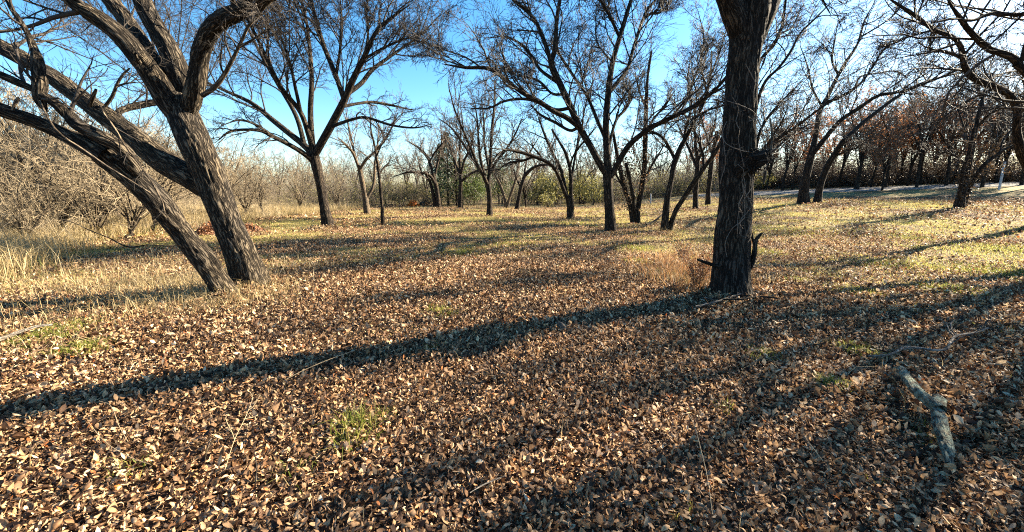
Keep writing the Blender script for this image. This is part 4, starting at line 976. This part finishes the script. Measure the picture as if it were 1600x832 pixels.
# undergrowth along the woods: one uncountable mass each
def disc(n, R):
    r = R * np.sqrt(rng.random(n)); a = rng.random(n) * 6.283
    return np.stack([r * np.cos(a), r * np.sin(a)], -1)

def on_ground(XY, dz=0.0):
    return np.stack([XY[:, 0], XY[:, 1], height(XY[:, 0], XY[:, 1]) + dz], -1)

def stem_clump(n, R, hmax, twig, rtip):
    B = rng.normal(size=(n, 2)) * R * .6
    h = hmax * (.3 + .7 * rng.random(n))
    P = [np.stack([B[:, 0], B[:, 1], np.full(n, -.25)], -1)]
    d = norm(np.stack([rng.normal(size=n) * .35, rng.normal(size=n) * .35, np.ones(n)], -1))
    for k in range(4):
        d = norm(d + rng.normal(size=d.shape) * .16); P.append(P[-1] + d * (h / 4)[:, None])
    P = np.stack(P, 1); Rr = np.linspace(rtip * 1.8, rtip * .7, 5)[None] * np.ones((n, 1))
    P2, R2 = spawn(P, Rr, 5, .2, 1, (25, 70), .4, 4, up=.03, wander=.2, rtip=rtip * .7)
    P3, R3 = spawn(P2, R2, 3, .2, 1, (25, 70), .5, 3, up=.0, wander=.2, rtip=rtip * .6)
    return tube_mesh('stem_clump', [tubes(P, Rr, 3), tubes(P2, R2, 3), tubes(P3, R3, 3)], twig), P2.reshape(-1, 3)

def undergrowth(name, pts, n, hmax, twig, leafm, nleaf, size=.16, rtip=.006, R=1.4, per=22, var=6):
    pts = np.asarray(pts, float)
    m = int(n / per)
    t = rng.random(m) * (len(pts) - 1); i = t.astype(int); f = (t - i)[:, None]
    B = pts[i] * (1 - f) + pts[np.minimum(i + 1, len(pts) - 1)] * f
    B = B[:, :2] + rng.normal(size=(m, 2)) * B[:, 2:3]
    cl = [stem_clump(per, R, hmax, twig, rtip) for k in range(var)]
    out = [tag(scatter(name, on_ground(B), [c[0] for c in cl], .75, 1.2), kind='stuff')]
    if nleaf:
        k = max(20, int(nleaf / m))
        lm = [leaf_cloud('leaf_clump', V[rng.integers(0, len(V), k)] + rng.normal(size=(k, 3)) * .15, size, leafm) for _, V in cl]
        out.append(tag(scatter(name + '_leaves', on_ground(B + rng.normal(size=B.shape) * .3), lm, .75, 1.2), kind='stuff'))
    return out
def lab(os, a, b):
    for o, l in zip(os, (a, b)): tag(o, l, 'undergrowth')
lab(undergrowth('undergrowth', [(-22, 40, 3), (-12, 46, 3), (0, 50, 3), (12, 50, 3), (24, 50, 3)], 3200, 3.6, TWIG_FAR, OLIVE, 40000, .11), 'tangle of bare stems filling the far edge of the clearing', 'olive leaves in the tangle along the far edge')
lab(undergrowth('undergrowth', [(20, 58, 3), (36, 50, 3), (48, 40, 3), (60, 28, 3)], 3600, 4.6, TWIG_WOOD, DARKBRUSH, 80000, .15), 'dark brushy understorey beyond the pale road', 'brown leaves in the understorey beyond the road')
lab(undergrowth('undergrowth', [(18, 56, 1.6), (34, 48, 1.6), (45, 38, 1.6), (56, 26, 1.6)], 2600, 1.7, TWIG_WOOD, DARKBRUSH, 110000, .15), 'low dark brush at the foot of the wood beyond the road', 'dead leaves in the low brush beyond the road')
lab(undergrowth('thicket', [(-12.5, 7.4, .8), (-15, 11, 1.2), (-17, 15, 2), (-18, 20, 2), (-18, 27, 2.5), (-20, 34, 3)], 900, 1.8, TWIG_PALE, BROWN, 0, .06, .003, R=.8), 'thicket of thin pale stems along the left edge', '')
lab(undergrowth('thicket', [(-16, 8, 1.5), (-20, 14, 2), (-24, 20, 3), (-26, 30, 3), (-30, 40, 4)], 1200, 4.2, TWIG_GREY, BROWN, 2500, .07, .0045), 'taller grey stems behind the left thicket', 'few brown leaves in the taller grey stems on the left')
lab(undergrowth('distant_wood', [(-95, 60, 8), (-60, 85, 8), (-20, 100, 8), (20, 105, 8), (60, 90, 8), (95, 60, 8)], 4200, 9, TWIG_FAR, BROWN, 50000, .2, .014, R=4), 'distant bare wood closing the view behind the clearing', 'brown leaves of the distant wood')

# ================================================================== leaf litter
def leaf_template(level):
    if level == 2:
        ys = np.array([-.5, -.3, -.05, .22, .5]); ws = np.array([.02, .19, .27, .20, .01])
    elif level == 1:
        ys = np.array([-.5, -.12, .22, .5]); ws = np.array([.03, .26, .21, .02])
    else:
        return np.array([(0, -.5, 0), (.27, -.02, 0), (0, .5, 0), (-.27, -.02, 0)], float), np.array([(0, 1, 2, 3)])
    V = []
    for y, w in zip(ys, ws):
        V += [(-w, y, 0), (0, y, 0), (w, y, 0)]
    n = len(ys)
    F = [(i * 3 + j, i * 3 + j + 1, i * 3 + j + 4, i * 3 + j + 3) for i in range(n - 1) for j in range(2)]
    return np.array(V), np.array(F)

def leaves_mesh(name, XY, size, rich, mat, tilt=.65, lift=(0.0, .065), flat=False):
    N = len(XY)
    T, F = leaf_template(rich)
    nv = len(T)
    V = np.broadcast_to(T, (N, nv, 3)).copy()
    cur = rng.normal(size=(N, 1)) * .8 + .35; cup = rng.normal(size=(N, 1)) * 1.4 + .9; tw = rng.normal(size=(N, 1)) * .9
    asp = np.where(rng.random((N, 1)) < .2, .35, .55) + .7 * rng.random((N, 1)) ** 1.3
    V[..., 0] *= asp
    flatten = np.where(rng.random((N, 1)) < .3, .25, 1.0); cur, cup, tw = cur * flatten, cup * flatten, tw * flatten
    V[..., 2] = cur * V[..., 1] ** 2 + cup * np.abs(V[..., 0]) ** 1.3 + tw * V[..., 0] * V[..., 1]
    s = size * np.clip(np.exp(rng.normal(size=(N, 1, 1)) * .42), .35, 1.9)
    V *= s
    yaw = rng.random(N) * 2 * np.pi; pit = rng.normal(size=N) * tilt; rol = rng.normal(size=N) * tilt
    flip = rng.random(N) < .4; rol = rol + np.where(flip, np.pi, 0)
    def rot(V, a, i, j):
        c, s_ = np.cos(a)[:, None], np.sin(a)[:, None]
        A, B = V[..., i].copy(), V[..., j].copy()
        V[..., i] = A * c - B * s_; V[..., j] = A * s_ + B * c
    rot(V, rol, 0, 2); rot(V, pit, 1, 2); rot(V, yaw, 0, 1)
    z = 0.0 if flat else height(XY[:, 0], XY[:, 1])
    mn = V[..., 2].min(1)
    lz = lift[0] + (lift[1] - lift[0]) * rng.random(N) ** 2
    V[..., 0] += XY[:, 0:1]; V[..., 1] += XY[:, 1:2]; V[..., 2] += (z + lz - mn * .75)[:, None]
    FF = (F[None] + (np.arange(N) * nv)[:, None, None]).reshape(-1, 4)
    return mesh_np(name, V.reshape(-1, 3), [FF], mat, smooth=rich > 0)

def vnoise(x, y, s, seed=0):
    """cheap smooth value field from sines, 0..1"""
    a = np.sin(x * s * 1.0 + 1.3 * np.sin(y * s * .7 + seed) + seed) + np.sin(y * s * 1.27 + 1.7 * np.sin(x * s * .61 + seed * 2)) + .6 * np.sin((x + y) * s * 2.1 + seed) + .5 * np.sin((x - 1.3 * y) * s * 2.9 + 2 * seed)
    return .5 + a / 6.2

def polar(n, r0, r1, amax=68):
    r = np.sqrt(rng.random(n) * (r1 ** 2 - r0 ** 2) + r0 ** 2); a = np.radians((rng.random(n) * 2 - 1) * amax)
    return np.stack([r * np.sin(a), r * np.cos(a)], -1)

LITTER = [('carpet of small curled dead brown leaves nearest the camera', .5, 4.4, 4300, .031, 2, .2, 60, 14),
          ('carpet of dead leaves between the two near trees', 4.0, 9, 3300, .034, 1, .26, 74, 14),
          ('leaves spread across the middle of the clearing', 8.5, 17.5, 1500, .042, 0, .42, 90, 12),
          ('thin leaves on the far part of the clearing', 17, 38, 230, .07, 0, .9, 80, 10)]
for lab_, r0, r1, dens_, size, lev, R, n, var in LITTER:
    area = math.radians(136) / 2 * (r1 * r1 - r0 * r0)
    cell = math.sqrt(n / dens_); gx, gy = np.meshgrid(np.arange(-r1, r1, cell), np.arange(0, r1, cell))
    XY = np.stack([gx.ravel(), gy.ravel()], -1); XY = XY + (rng.random(XY.shape) - .5) * cell * .9
    rr = np.hypot(XY[:, 0], XY[:, 1]); XY = XY[(rr > r0) & (rr < r1) & (np.abs(np.arctan2(XY[:, 0], XY[:, 1])) < math.radians(68))]
    g = vnoise(XY[:, 0], XY[:, 1], .8, 3.1)
    thin = ss(6, 14, np.hypot(XY[:, 0], XY[:, 1])) * (.3 + .55 * ss(.40, .60, g))
    XY = XY[rng.random(len(XY)) > thin]
    ms = [leaves_mesh('leaf_clump', disc(n, R), size, lev, LEAF, flat=True) for k in range(var)]
    tag(scatter('leaf_litter', on_ground(XY), ms), lab_, 'leaf litter', kind='stuff')

drift = []
for bx, by, r0 in ((-4.37, 6.40, .26), (-4.2, 5.75, .22), (3.24, 5.72, .27)):
    a = rng.random(90) * 6.283; r = r0 + np.abs(rng.normal(size=90)) * .12
    x = bx + r * np.cos(a); y = by + r * np.sin(a)
    drift.append(np.stack([x, y, height(x, y) + .09 * np.exp(-(r - r0) / .12)], -1))
tag(scatter('leaf_drift', np.concatenate(drift), [leaves_mesh('leaf_clump', disc(14, .09), .042, 2, LEAF, flat=True) for k in range(8)]), 'dead leaves drifted against the feet of the two near trees', 'leaf litter', kind='stuff')

# the nearest leaves one by one
one = [leaves_mesh('fallen_leaf', np.zeros((1, 2)), .032 + .004 * k, 2, LEAF_ONE, tilt=.35, lift=(0, 0)) for k in range(7)]
XYn = polar(300, 1.5, 2.7, 58)
for k, (x, y) in enumerate(XYn):
    o = link('fallen_leaf', one[k % 7], ground)
    o.location = (x, y, float(height(x, y)) + .03 + .02 * random.random() - float(height(0, 0)))
    o.rotation_euler = (random.uniform(-.3, .3), random.uniform(-.3, .3), random.uniform(0, 6.28))
    s = random.uniform(.75, 1.15) * min(1.0, .038 / max(.02, max(o.dimensions))); o.scale = (s, s, s)

# ================================================================== grass
def blades(name, XY, h, w, mat, lean=.5, flat=False, droop=.35):
    N = len(XY)
    z0 = np.full(N, -.01) if flat else height(XY[:, 0], XY[:, 1]) - .01
    hh = h * (.45 + .8 * rng.random(N)) if np.isscalar(h) else h * (.45 + .8 * rng.random(N))
    az = rng.random(N) * 2 * np.pi; d = np.stack([np.cos(az), np.sin(az)], -1) * (np.abs(rng.normal(size=N)) * lean)[:, None]
    fa = rng.random(N) * 2 * np.pi; f = np.stack([np.cos(fa), np.sin(fa)], -1) * w * .5
    V = np.zeros((N, 5, 3))
    b = np.stack([XY[:, 0], XY[:, 1], z0], -1)
    V[:, 0] = b; V[:, 1] = b; V[:, 0, :2] -= f; V[:, 1, :2] += f
    m = b.copy(); m[:, :2] += d * (hh * .4)[:, None]; m[:, 2] += hh * .62
    V[:, 2] = m; V[:, 3] = m; V[:, 2, :2] += f * .7; V[:, 3, :2] -= f * .7
    t = b.copy(); t[:, :2] += d * (hh * (.9 + droop))[:, None]; t[:, 2] += hh * (1 - .25 * np.linalg.norm(d, axis=1))
    V[:, 4] = t
    i = np.arange(N)[:, None] * 5
    return mesh_np(name, V.reshape(-1, 3), [i + np.array([0, 1, 2, 3]), i + np.array([3, 2, 4])], mat, smooth=False)

# short mixed grass coming through the leaves in the middle distance
for lab_, r0, r1, dens_ in (('short straw and green grass coming through the leaves round the two near trees', 3.5, 12, 900), ('short straw and green grass across the middle of the clearing', 12, 36, 420)):
    XY = polar(int(math.radians(136) / 2 * (r1 * r1 - r0 * r0) * dens_ * 1.5 / 80), r0, r1)
    g = vnoise(XY[:, 0], XY[:, 1], .8, 3.1); r = np.hypot(XY[:, 0], XY[:, 1])
    XY = XY[rng.random(len(XY)) < (.15 + .85 * ss(.42, .64, g)) * ss(3, 12, r)]
    ms = [blades('grass_clump', disc(80, .4 if r1 < 13 else .7), .05, .009 if r1 < 13 else .014, MIXGRASS, .9, flat=True) for k in range(10)]
    tag(scatter('short_grass', on_ground(XY), ms), lab_, 'grass', kind='stuff')

XY = polar(2600, 5, 32)
g = vnoise(XY[:, 0], XY[:, 1], 1.1, 8.7); r = np.hypot(XY[:, 0], XY[:, 1])
XY = XY[rng.random(len(XY)) < ss(.52, .72, g) * (.25 + .75 * ss(5, 12, r))]
tag(scatter('green_grass', on_ground(XY), [blades('grass_clump', disc(60, .32), .055, .011, GRASS, .9, flat=True) for k in range(8)]), 'yellow-green grass coming up in patches between the leaves', 'grass', kind='stuff')

# bright green patches in the sun
pat = []
for px, py, rad, n in [(720, 396, .55, 900), (800, 383, .7, 700), (990, 390, .5, 700), (1000, 412, .3, 250), (1245, 440, .2, 300), (1330, 455, .35, 350), (1545, 425, .7, 900), (1580, 390, 1.0, 900), (1390, 415, .7, 700), (1190, 395, .5, 500), (1260, 365, 1.0, 600), (100, 520, .35, 800), (130, 548, .18, 500), (60, 535, .3, 500), (1340, 550, .15, 260), (1195, 562, .12, 200), (1300, 605, .08, 160), (690, 490, .2, 200), (900, 348, 1.0, 400), (1050, 430, .3, 250), (1480, 455, .4, 400), (1420, 372, .8, 500)]:
    c = ground_at(px, py)
    pat.append(np.array([c.x, c.y]) + rng.normal(size=(n * 2, 2)) * rad * .55)
o = link('green_grass', blades('green_grass', np.concatenate(pat), .095, .008, GRASS, .8)); tag(o, 'patches of fresh green grass lit by the sun across the clearing', 'grass', kind='stuff')

# separate tufts near the camera
for px, py, n, h, labl in [(555, 672, 120, .13, 'bright green grass tuft in the leaves, left of centre foreground'), (590, 662, 60, .09, 'smaller green tuft right beside the bright foreground tuft'), (550, 700, 60, .12, 'green tuft just below the bright foreground tuft'), (455, 742, 40, .07, 'low green sprigs beside the leaves in the lower left'),
                     (675, 547, 50, .07, 'dark green weed in the long trunk shadow'), (205, 740, 45, .08, 'yellowish tuft near the lower left corner'), (1135, 645, 45, .08, 'sparse green tuft in the right foreground shade'), (1298, 606, 60, .07, 'small round green tuft left of the lichen log'), (1065, 810, 40, .05, 'dark green sprig at the bottom edge, right of centre'), (1455, 690, 40, .07, 'few green blades beside the lichen log')]:
    c = ground_at(px, py)
    XYt = np.array([[c.x, c.y]]) + rng.normal(size=(int(n * .85), 2)) * .055
    me = blades('grass_tuft', XYt, h * 1.25, .007, GRASS, .8)
    o = link('grass_tuft', me); tag(o, labl, 'grass tuft')

# dry tall grass: left tree base, left edge, right trunk base
RUSTGRASS = leaf_mat('rusty_grass', [(0, (0.20, 0.085, 0.03)), (0.6, (0.40, 0.20, 0.08)), (1, (0.52, 0.33, 0.15))], trans=0.4, vein=False)
def dry(list_, name, label, mat=STRAW):
    Xs, H = [], []
    for px, py, rx, n, h in list_:
        c = ground_at(px, py)
        Xs.append(np.array([c.x, c.y]) + rng.normal(size=(n, 2)) * np.array([rx * 1.35, rx])); H.append(np.full(n, h * .8))
    o = link(name, blades(name, np.concatenate(Xs), np.concatenate(H), .006, mat, .85, droop=.7)); tag(o, label, 'dry grass', kind='stuff')
dry([(330, 462, .45, 900, .35), (290, 455, .5, 800, .35), (240, 445, .5, 700, .35), (300, 480, .35, 500, .25), (400, 465, .25, 350, .25), (430, 420, .5, 300, .3), (250, 470, .5, 400, .3), (180, 460, .5, 400, .3), (350, 440, .4, 400, .3), (200, 420, .7, 500, .35)], 'dry_grass', 'dry straw grass around the foot of the leaning tree')
dry([(60, 470, .5, 250, .3), (20, 455, .5, 350, .4), (100, 500, .6, 250, .25), (30, 510, .4, 250, .3), (10, 560, .2, 60, .25)], 'dry_grass', 'dry straw stalks at the left edge of the view')
dry([(1060, 440, .25, 300, .35), (1085, 420, .3, 250, .3), (1100, 448, .2, 200, .3), (1030, 430, .3, 150, .25), (1190, 440, .15, 60, .3), (1080, 400, .5, 250, .35), (1060, 360, .8, 300, .3)], 'dry_grass', 'dry straw and weeds left of the thick dark trunk')
dry([(1075, 440, .3, 500, .5), (1060, 425, .35, 350, .5), (1092, 455, .2, 250, .35), (1045, 410, .35, 200, .45)], 'rusty_grass', 'rust-orange dry grass standing against the left foot of the thick dark trunk', RUSTGRASS)
# tall bank of straw under the thicket
n = 56000
ln = np.array([(-8.6, 5.6), (-11, 8.5), (-13.5, 12.5), (-14.5, 17), (-14.5, 23), (-13.5, 30), (-14, 38)])
t = rng.random(n) * (len(ln) - 1); i = t.astype(int); f = (t - i)[:, None]
B = ln[i] * (1 - f) + ln[i + 1] * f; B[:, 0] -= np.abs(rng.normal(size=n)) * (1.8 + .2 * B[:, 1]) - .2; B[:, 1] += rng.normal(size=n) * .8
o = link('tall_grass', blades('tall_grass', B, .62, .010, STRAW, .7, droop=.7)); tag(o, 'tall dry straw grass banked under the left thicket', 'dry grass', kind='stuff')
o = link('green_weeds', blades('green_weeds', B[:7000] + rng.normal(size=(7000, 2)) * .4, .36, .012, GREENWEED, .7)); tag(o, 'greenish weeds low in the left thicket', 'weeds', kind='stuff')
# far edge straw strip
B = polar(9000, 30, 44, 50); B = B[(B[:, 0] < 22)]
o = link('edge_grass', blades('edge_grass', B, .22, .02, STRAW, .5)); tag(o, 'pale straw grass along the far edge of the clearing', 'dry grass', kind='stuff')

XY = np.concatenate([polar(150, 1.7, 5, 60), polar(260, 4, 9, 60)])
o = link('dry_stalks', blades('dry_stalks', XY, .17, .004, STRAW, .8, droop=.5)); tag(o, 'thin dry stalks standing singly out of the leaves in the foreground', 'dry grass', kind='stuff')
XY = np.concatenate([np.array(p) + rng.normal(size=(9, 2)) * .03 for p in polar(26, 1.8, 7, 58)])
o = link('green_sprigs', blades('green_sprigs', XY, .05, .006, GRASS, .8)); tag(o, 'scattered small green sprigs poking out of the near leaves', 'grass', kind='stuff')
# orange weed left of the thick trunk
c = ground_at(1088, 452)
def weed(c, n, h, mat, leafm, nl, name, label, cat, size=.03):
    S = []
    for k in range(n):
        az = random.uniform(0, 6.28); s = random.uniform(.1, .5) * h
        S.append(([(c.x + .03 * math.cos(az), c.y + .03 * math.sin(az), c.z - .03), (c.x + s * .5 * math.cos(az), c.y + s * .5 * math.sin(az), c.z + h * .5), (c.x + s * math.cos(az), c.y + s * math.sin(az), c.z + h * random.uniform(.7, 1))], [.004, .003, .002]))
    P, R = resample_many(S, 8); P2, R2 = spawn(P, R, 6, .2, 1, (25, 60), .35, 4, rtip=.0014)
    root = root_empty(name, c); tag(root, label, cat)
    child('stems', tube_mesh('stems', [tubes(P, R, 4), tubes(P2, R2, 3)], mat), root)
    V = P2.reshape(-1, 3); child('foliage', leaf_cloud('foliage', V[rng.integers(0, len(V), nl)] + rng.normal(size=(nl, 3)) * .02, size, leafm), root)
weed(c, 26, .62, TWIG_DARK, REDPILE, 900, 'dead_weed', 'rusty dead weed clump standing left of the thick dark trunk', 'weed')
weed(ground_at(1065, 415), 16, .55, TWIG_DARK, REDPILE, 450, 'dead_weed', 'thin dry weed stalks farther behind the rusty weed clump', 'weed')
weed(ground_at(1202, 452), 3, .5, TWIG_DARK, BROWN, 25, 'dead_weed', 'two or three bare weed stalks just right of the thick dark trunk', 'weed')

# ================================================================== brush heaps, logs, sticks, posts
def heap(name, c, sx, sy, h, n, mat, size, label, twigs=60):
    root = root_empty(name, c); tag(root, label, 'brush pile')
    a = rng.random(n) * 6.28; q = np.sqrt(rng.random(n))
    x = np.cos(a) * q; y = np.sin(a) * q
    top = (1 - q ** 1.6) * (.75 + .25 * np.sin(a * 3 + 1)) * h
    C = np.stack([c.x + x * sx, c.y + y * sy, c.z + top * rng.random(n) ** .4], -1)
    child('dead_foliage', leaf_cloud('dead_foliage', C, size, mat), root)
    S = []
    for k in range(twigs):
        p = C[rng.integers(0, n)]; d = norm(rng.normal(size=3) + np.array([0, 0, .5])) * random.uniform(.25, .7) * max(h, .5)
        S.append(([tuple(p - d * .5), tuple(p + rng.normal(size=3) * .04), tuple(p + d * .5)], [.012, .009, .004]))
    P, R = resample_many(S, 5)
    child('sticks', tube_mesh('sticks', [tubes(P, R, 4)], TWIG_FAR), root)
c = at(328, 357, 14.5); c.z = float(height(c.x, c.y)); heap('brush_heap', c, .55, .5, .5, 900, REDPILE, .11, 'red-brown heap of dead brush seen between the two leaning stems')
c = at(388, 352, 15.5); c.z = float(height(c.x, c.y)); heap('brush_heap', c, .6, .5, .35, 700, REDPILE, .11, 'red-brown low heap of dead brush just right of the leaning trunk')
c = at(645, 322, 40); c.z = float(height(c.x, c.y)); heap('brush_heap', c, .75, .6, .75, 900, ORANGE, .16, 'bright orange heap of dead brush at the far edge of the clearing', 20)
c = at(668, 322, 42); c.z = float(height(c.x, c.y)); heap('brush_heap', c, 1.3, .8, .9, 800, BROWN, .16, 'dark brown brush heap between the orange heap and the cedars', 80)
c = at(615, 326, 38); c.z = float(height(c.x, c.y)); heap('brush_heap', c, 1.8, .5, .35, 500, BROWN, .14, 'long low line of brush left of the orange heap', 90)

def ground_stick(spec, mat, name, label, cat, sides=16, n=60, amp=.004, lift=.095, twigs=0, cap=None):
    P, R = [], []
    for px, py, w, up in spec:
        p = ground_at(px, py); r = width_to_r(px, w * (.38 if name == 'stick' else .85), p); P.append((p.x, p.y, p.z + lift + r * .6 + up)); R.append(r)
    root = root_empty(name, P[0]); tag(root, label, cat)
    child('stem', tube_mesh('stem', [rough_tube(P, R, sides, n, amp)], mat), root)
    if twigs:
        PP, RR = resample_many([(P, R)]); P2, R2 = spawn(PP, RR, twigs, .3, 1, (25, 60), .22, 5, up=.0, rtip=.002, lmin=.08)
        P3, R3 = spawn(P2, R2, 3, .2, 1, (25, 60), .4, 4, up=0, rtip=.0015)
        tag(child('twigs', tube_mesh('twigs', [tubes(P2, R2, 5), tubes(P3, R3, 3)], mat), root), kind='stuff')
    return root, P, R

# the lichen-covered log: thick body with a broken side stub, thinner crooked end
log, P, R = ground_stick([(1479, 752, 24, -.02), (1474, 735, 29, 0), (1468, 712, 33, 0), (1463, 690, 34, 0), (1460, 668, 31, 0), (1461, 653, 24, .01)], BARK_LICHEN, 'lichen_log', 'short lichen-covered log with a thinner crooked arm, lower right', 'log', 36, 70, .010, lift=.10)
for spec in ([(1462, 674, 17, .01), (1450, 666, 17, .01), (1438, 656, 16, .01), (1426, 645, 16, .015), (1417, 631, 16, .01), (1411, 617, 14, .0), (1405, 606, 11, .0), (1402, 600, 8, 0)],):
    Pa, Ra = [], []
    for px, py, w, up in spec:
        p = ground_at(px, py); r = width_to_r(px, w, p); r *= 1.15; Pa.append((p.x, p.y, p.z + .125 + r * .6 + up)); Ra.append(r)
    child('arm', tube_mesh('arm', [rough_tube(Pa, Ra, 26, 60, .008)], BARK_LICHEN), log)
for e, nx_ in ((0, 1), (len(P) - 1, len(P) - 2)):
    # broken end: jagged disc
    c = Vector(P[e]); d = (c - Vector(P[nx_])).normalized(); u = d.orthogonal().normalized(); w = d.cross(u)
    V = [tuple(c + d * .012)]; r = R[e] * .96
    for k in range(14):
        a = k / 14 * 6.283; V.append(tuple(c + (u * math.cos(a) + w * math.sin(a)) * r + d * random.uniform(-.006, .012)))
    child('broken_end', mesh_np('broken_end', np.array(V), [np.array([(0, 1 + k, 1 + (k + 1) % 14) for k in range(14)])], CUTWOOD, smooth=False), log)

ground_stick([(1352, 574, 7, 0), (1375, 573, 7, 0), (1392, 570, 7, .005), (1408, 562, 7, .01), (1430, 561, 6, .005), (1455, 563, 6, 0), (1475, 562, 6, 0), (1480, 555, 6, .01), (1487, 545, 6, .02), (1500, 540, 5, .02), (1520, 535, 4, .01), (1540, 527, 3, 0)], BARK_GREY, 'fallen_branch', 'crooked grey fallen branch lying beyond the lichen log, right', 'branch', 12, 80, .003, twigs=6)
ground_stick([(-20, 556, 12, .0), (10, 545, 12, .0), (35, 535, 11, .005), (60, 526, 9, .005), (85, 521, 6, .0)], BARK_GREY, 'fallen_branch', 'pale fallen branch at the left edge among green grass', 'branch', 14, 50, .004)
ground_stick([(1085, 492, 4, 0), (1120, 484, 4, .01), (1150, 475, 4, .02), (1165, 470, 3, .02)], BARK_GREY, 'fallen_branch', 'thin grey stick lying at the foot of the thick dark trunk', 'branch', 8, 30, 0, twigs=5)
ground_stick([(1110, 480, 3, .02), (1150, 482, 4, .02), (1185, 476, 4, .01), (1215, 478, 3, .0)], BARK_RIGHT, 'fallen_branch', 'dark twiggy branch lying right of the thick trunk base', 'branch', 8, 30, 0, twigs=10)
ground_stick([(1010, 357, 3, .05), (1025, 352, 3.5, .12), (1036, 345, 3, .25)], BARK_MID, 'fallen_branch', 'dark branch leaning against the split tree', 'branch', 6, 20, 0)
ground_stick([(404, 782, 8, 0), (405, 760, 7, .01), (402, 740, 5, .02), (400, 722, 3, .02)], BARK_PALE, 'stick', 'short pale stick pointing away in the lower left leaves', 'stick', 8, 24, .001)
ground_stick([(448, 612, 3, .0), (480, 600, 3, .03), (520, 585, 3, .05), (556, 572, 2, .05)], TWIG_STRAW, 'stick', 'long thin straw stick slanting out of the trunk shadow', 'stick', 6, 24, 0)
ground_stick([(355, 760, 3, 0), (372, 725, 3, .06), (390, 695, 2.5, .1), (402, 668, 2, .12)], TWIG_STRAW, 'stick', 'thin pale twig rising in the lower left leaves', 'stick', 6, 24, 0, twigs=5)
ground_stick([(145, 690, 3, .03), (165, 715, 3, .03), (190, 735, 3, .02), (215, 742, 3, .0), (240, 750, 2, 0)], TWIG_STRAW, 'stick', 'bent pale stem lying at lower left', 'stick', 6, 24, 0)
ground_stick([(162, 660, 3, .06), (180, 668, 3, .06), (192, 695, 3, .03), (205, 715, 2, .0)], TWIG_STRAW, 'stick', 'crooked pale stem above the bent stem, lower left', 'stick', 6, 24, 0)
ground_stick([(1068, 688, 2.5, .10), (1080, 705, 3, .08), (1093, 745, 3, .05), (1103, 785, 3, .02), (1110, 832, 3, .0)], TWIG_STRAW, 'stick', 'long pale grass stem curving down the bottom, right of centre', 'stick', 6, 24, 0)
ground_stick([(1253, 710, 3, .02), (1265, 730, 3, .03), (1282, 745, 3, .0)], TWIG_STRAW, 'stick', 'short pale twig in the shade, right foreground', 'stick', 6, 20, 0)
ground_stick([(740, 735, 4, 0), (755, 728, 5, .01), (775, 722, 3, .0)], BARK_GREY, 'stick', 'short grey stick in the centre foreground leaves', 'stick', 8, 16, .001)
ground_stick([(1232, 838, 5, 0), (1240, 815, 5, .0), (1249, 800, 4, .0)], BARK_PALE, 'stick', 'pale twig at the bottom edge, right', 'stick', 8, 16, .001)
ground_stick([(735, 800, 5, 0), (760, 782, 6, .0), (790, 770, 4, .0)], BARK_GREY, 'stick', 'greyish stick near the bottom centre', 'stick', 8, 16, .001)

# little weathered stump
c = ground_at(879, 521)
root = root_empty('stump', c); tag(root, 'little pale broken stump sticking up at the edge of the trunk shadow', 'stump')
child('stem', tube_mesh('stem', [rough_tube([(c.x, c.y, c.z - .05), (c.x, c.y, c.z + .06), (c.x - .02, c.y, c.z + .10), (c.x - .05, c.y + .02, c.z + .12)], [.045, .04, .032, .012], 18, 24, .006)], BARK_GREY), root)

# posts
def post(name, a, b, r, label):
    a, b = Vector(a), Vector(b); root = root_empty(name, a); tag(root, label, 'post')
    child('shaft', tube_mesh('shaft', [rough_tube([tuple(a - (b - a).normalized() * .3), tuple((a + b) / 2), tuple(b)], [r, r, r * .97], 10, 10, 0)], PAINT), root)
    d = (b - a).normalized()
    child('cap', tube_mesh('cap', [rough_tube([tuple(b - d * .01), tuple(b + d * .03), tuple(b + d * .05)], [r * 1.06, r * .9, .004], 10, 6, 0)], PAINT), root)
a = at(1562, 292, 29.0); a.z = float(height(a.x, a.y)); b = at(1570, 254, 29.0)
post('white_post', a, b, .07, 'leaning white post beyond the road near the right edge')
a = at(1017, 313, 34); a.z = float(height(a.x, a.y)); b = at(1017, 304, 34)
post('white_post', a, b, .05, 'tiny white post far away between the vine-covered and split trees')
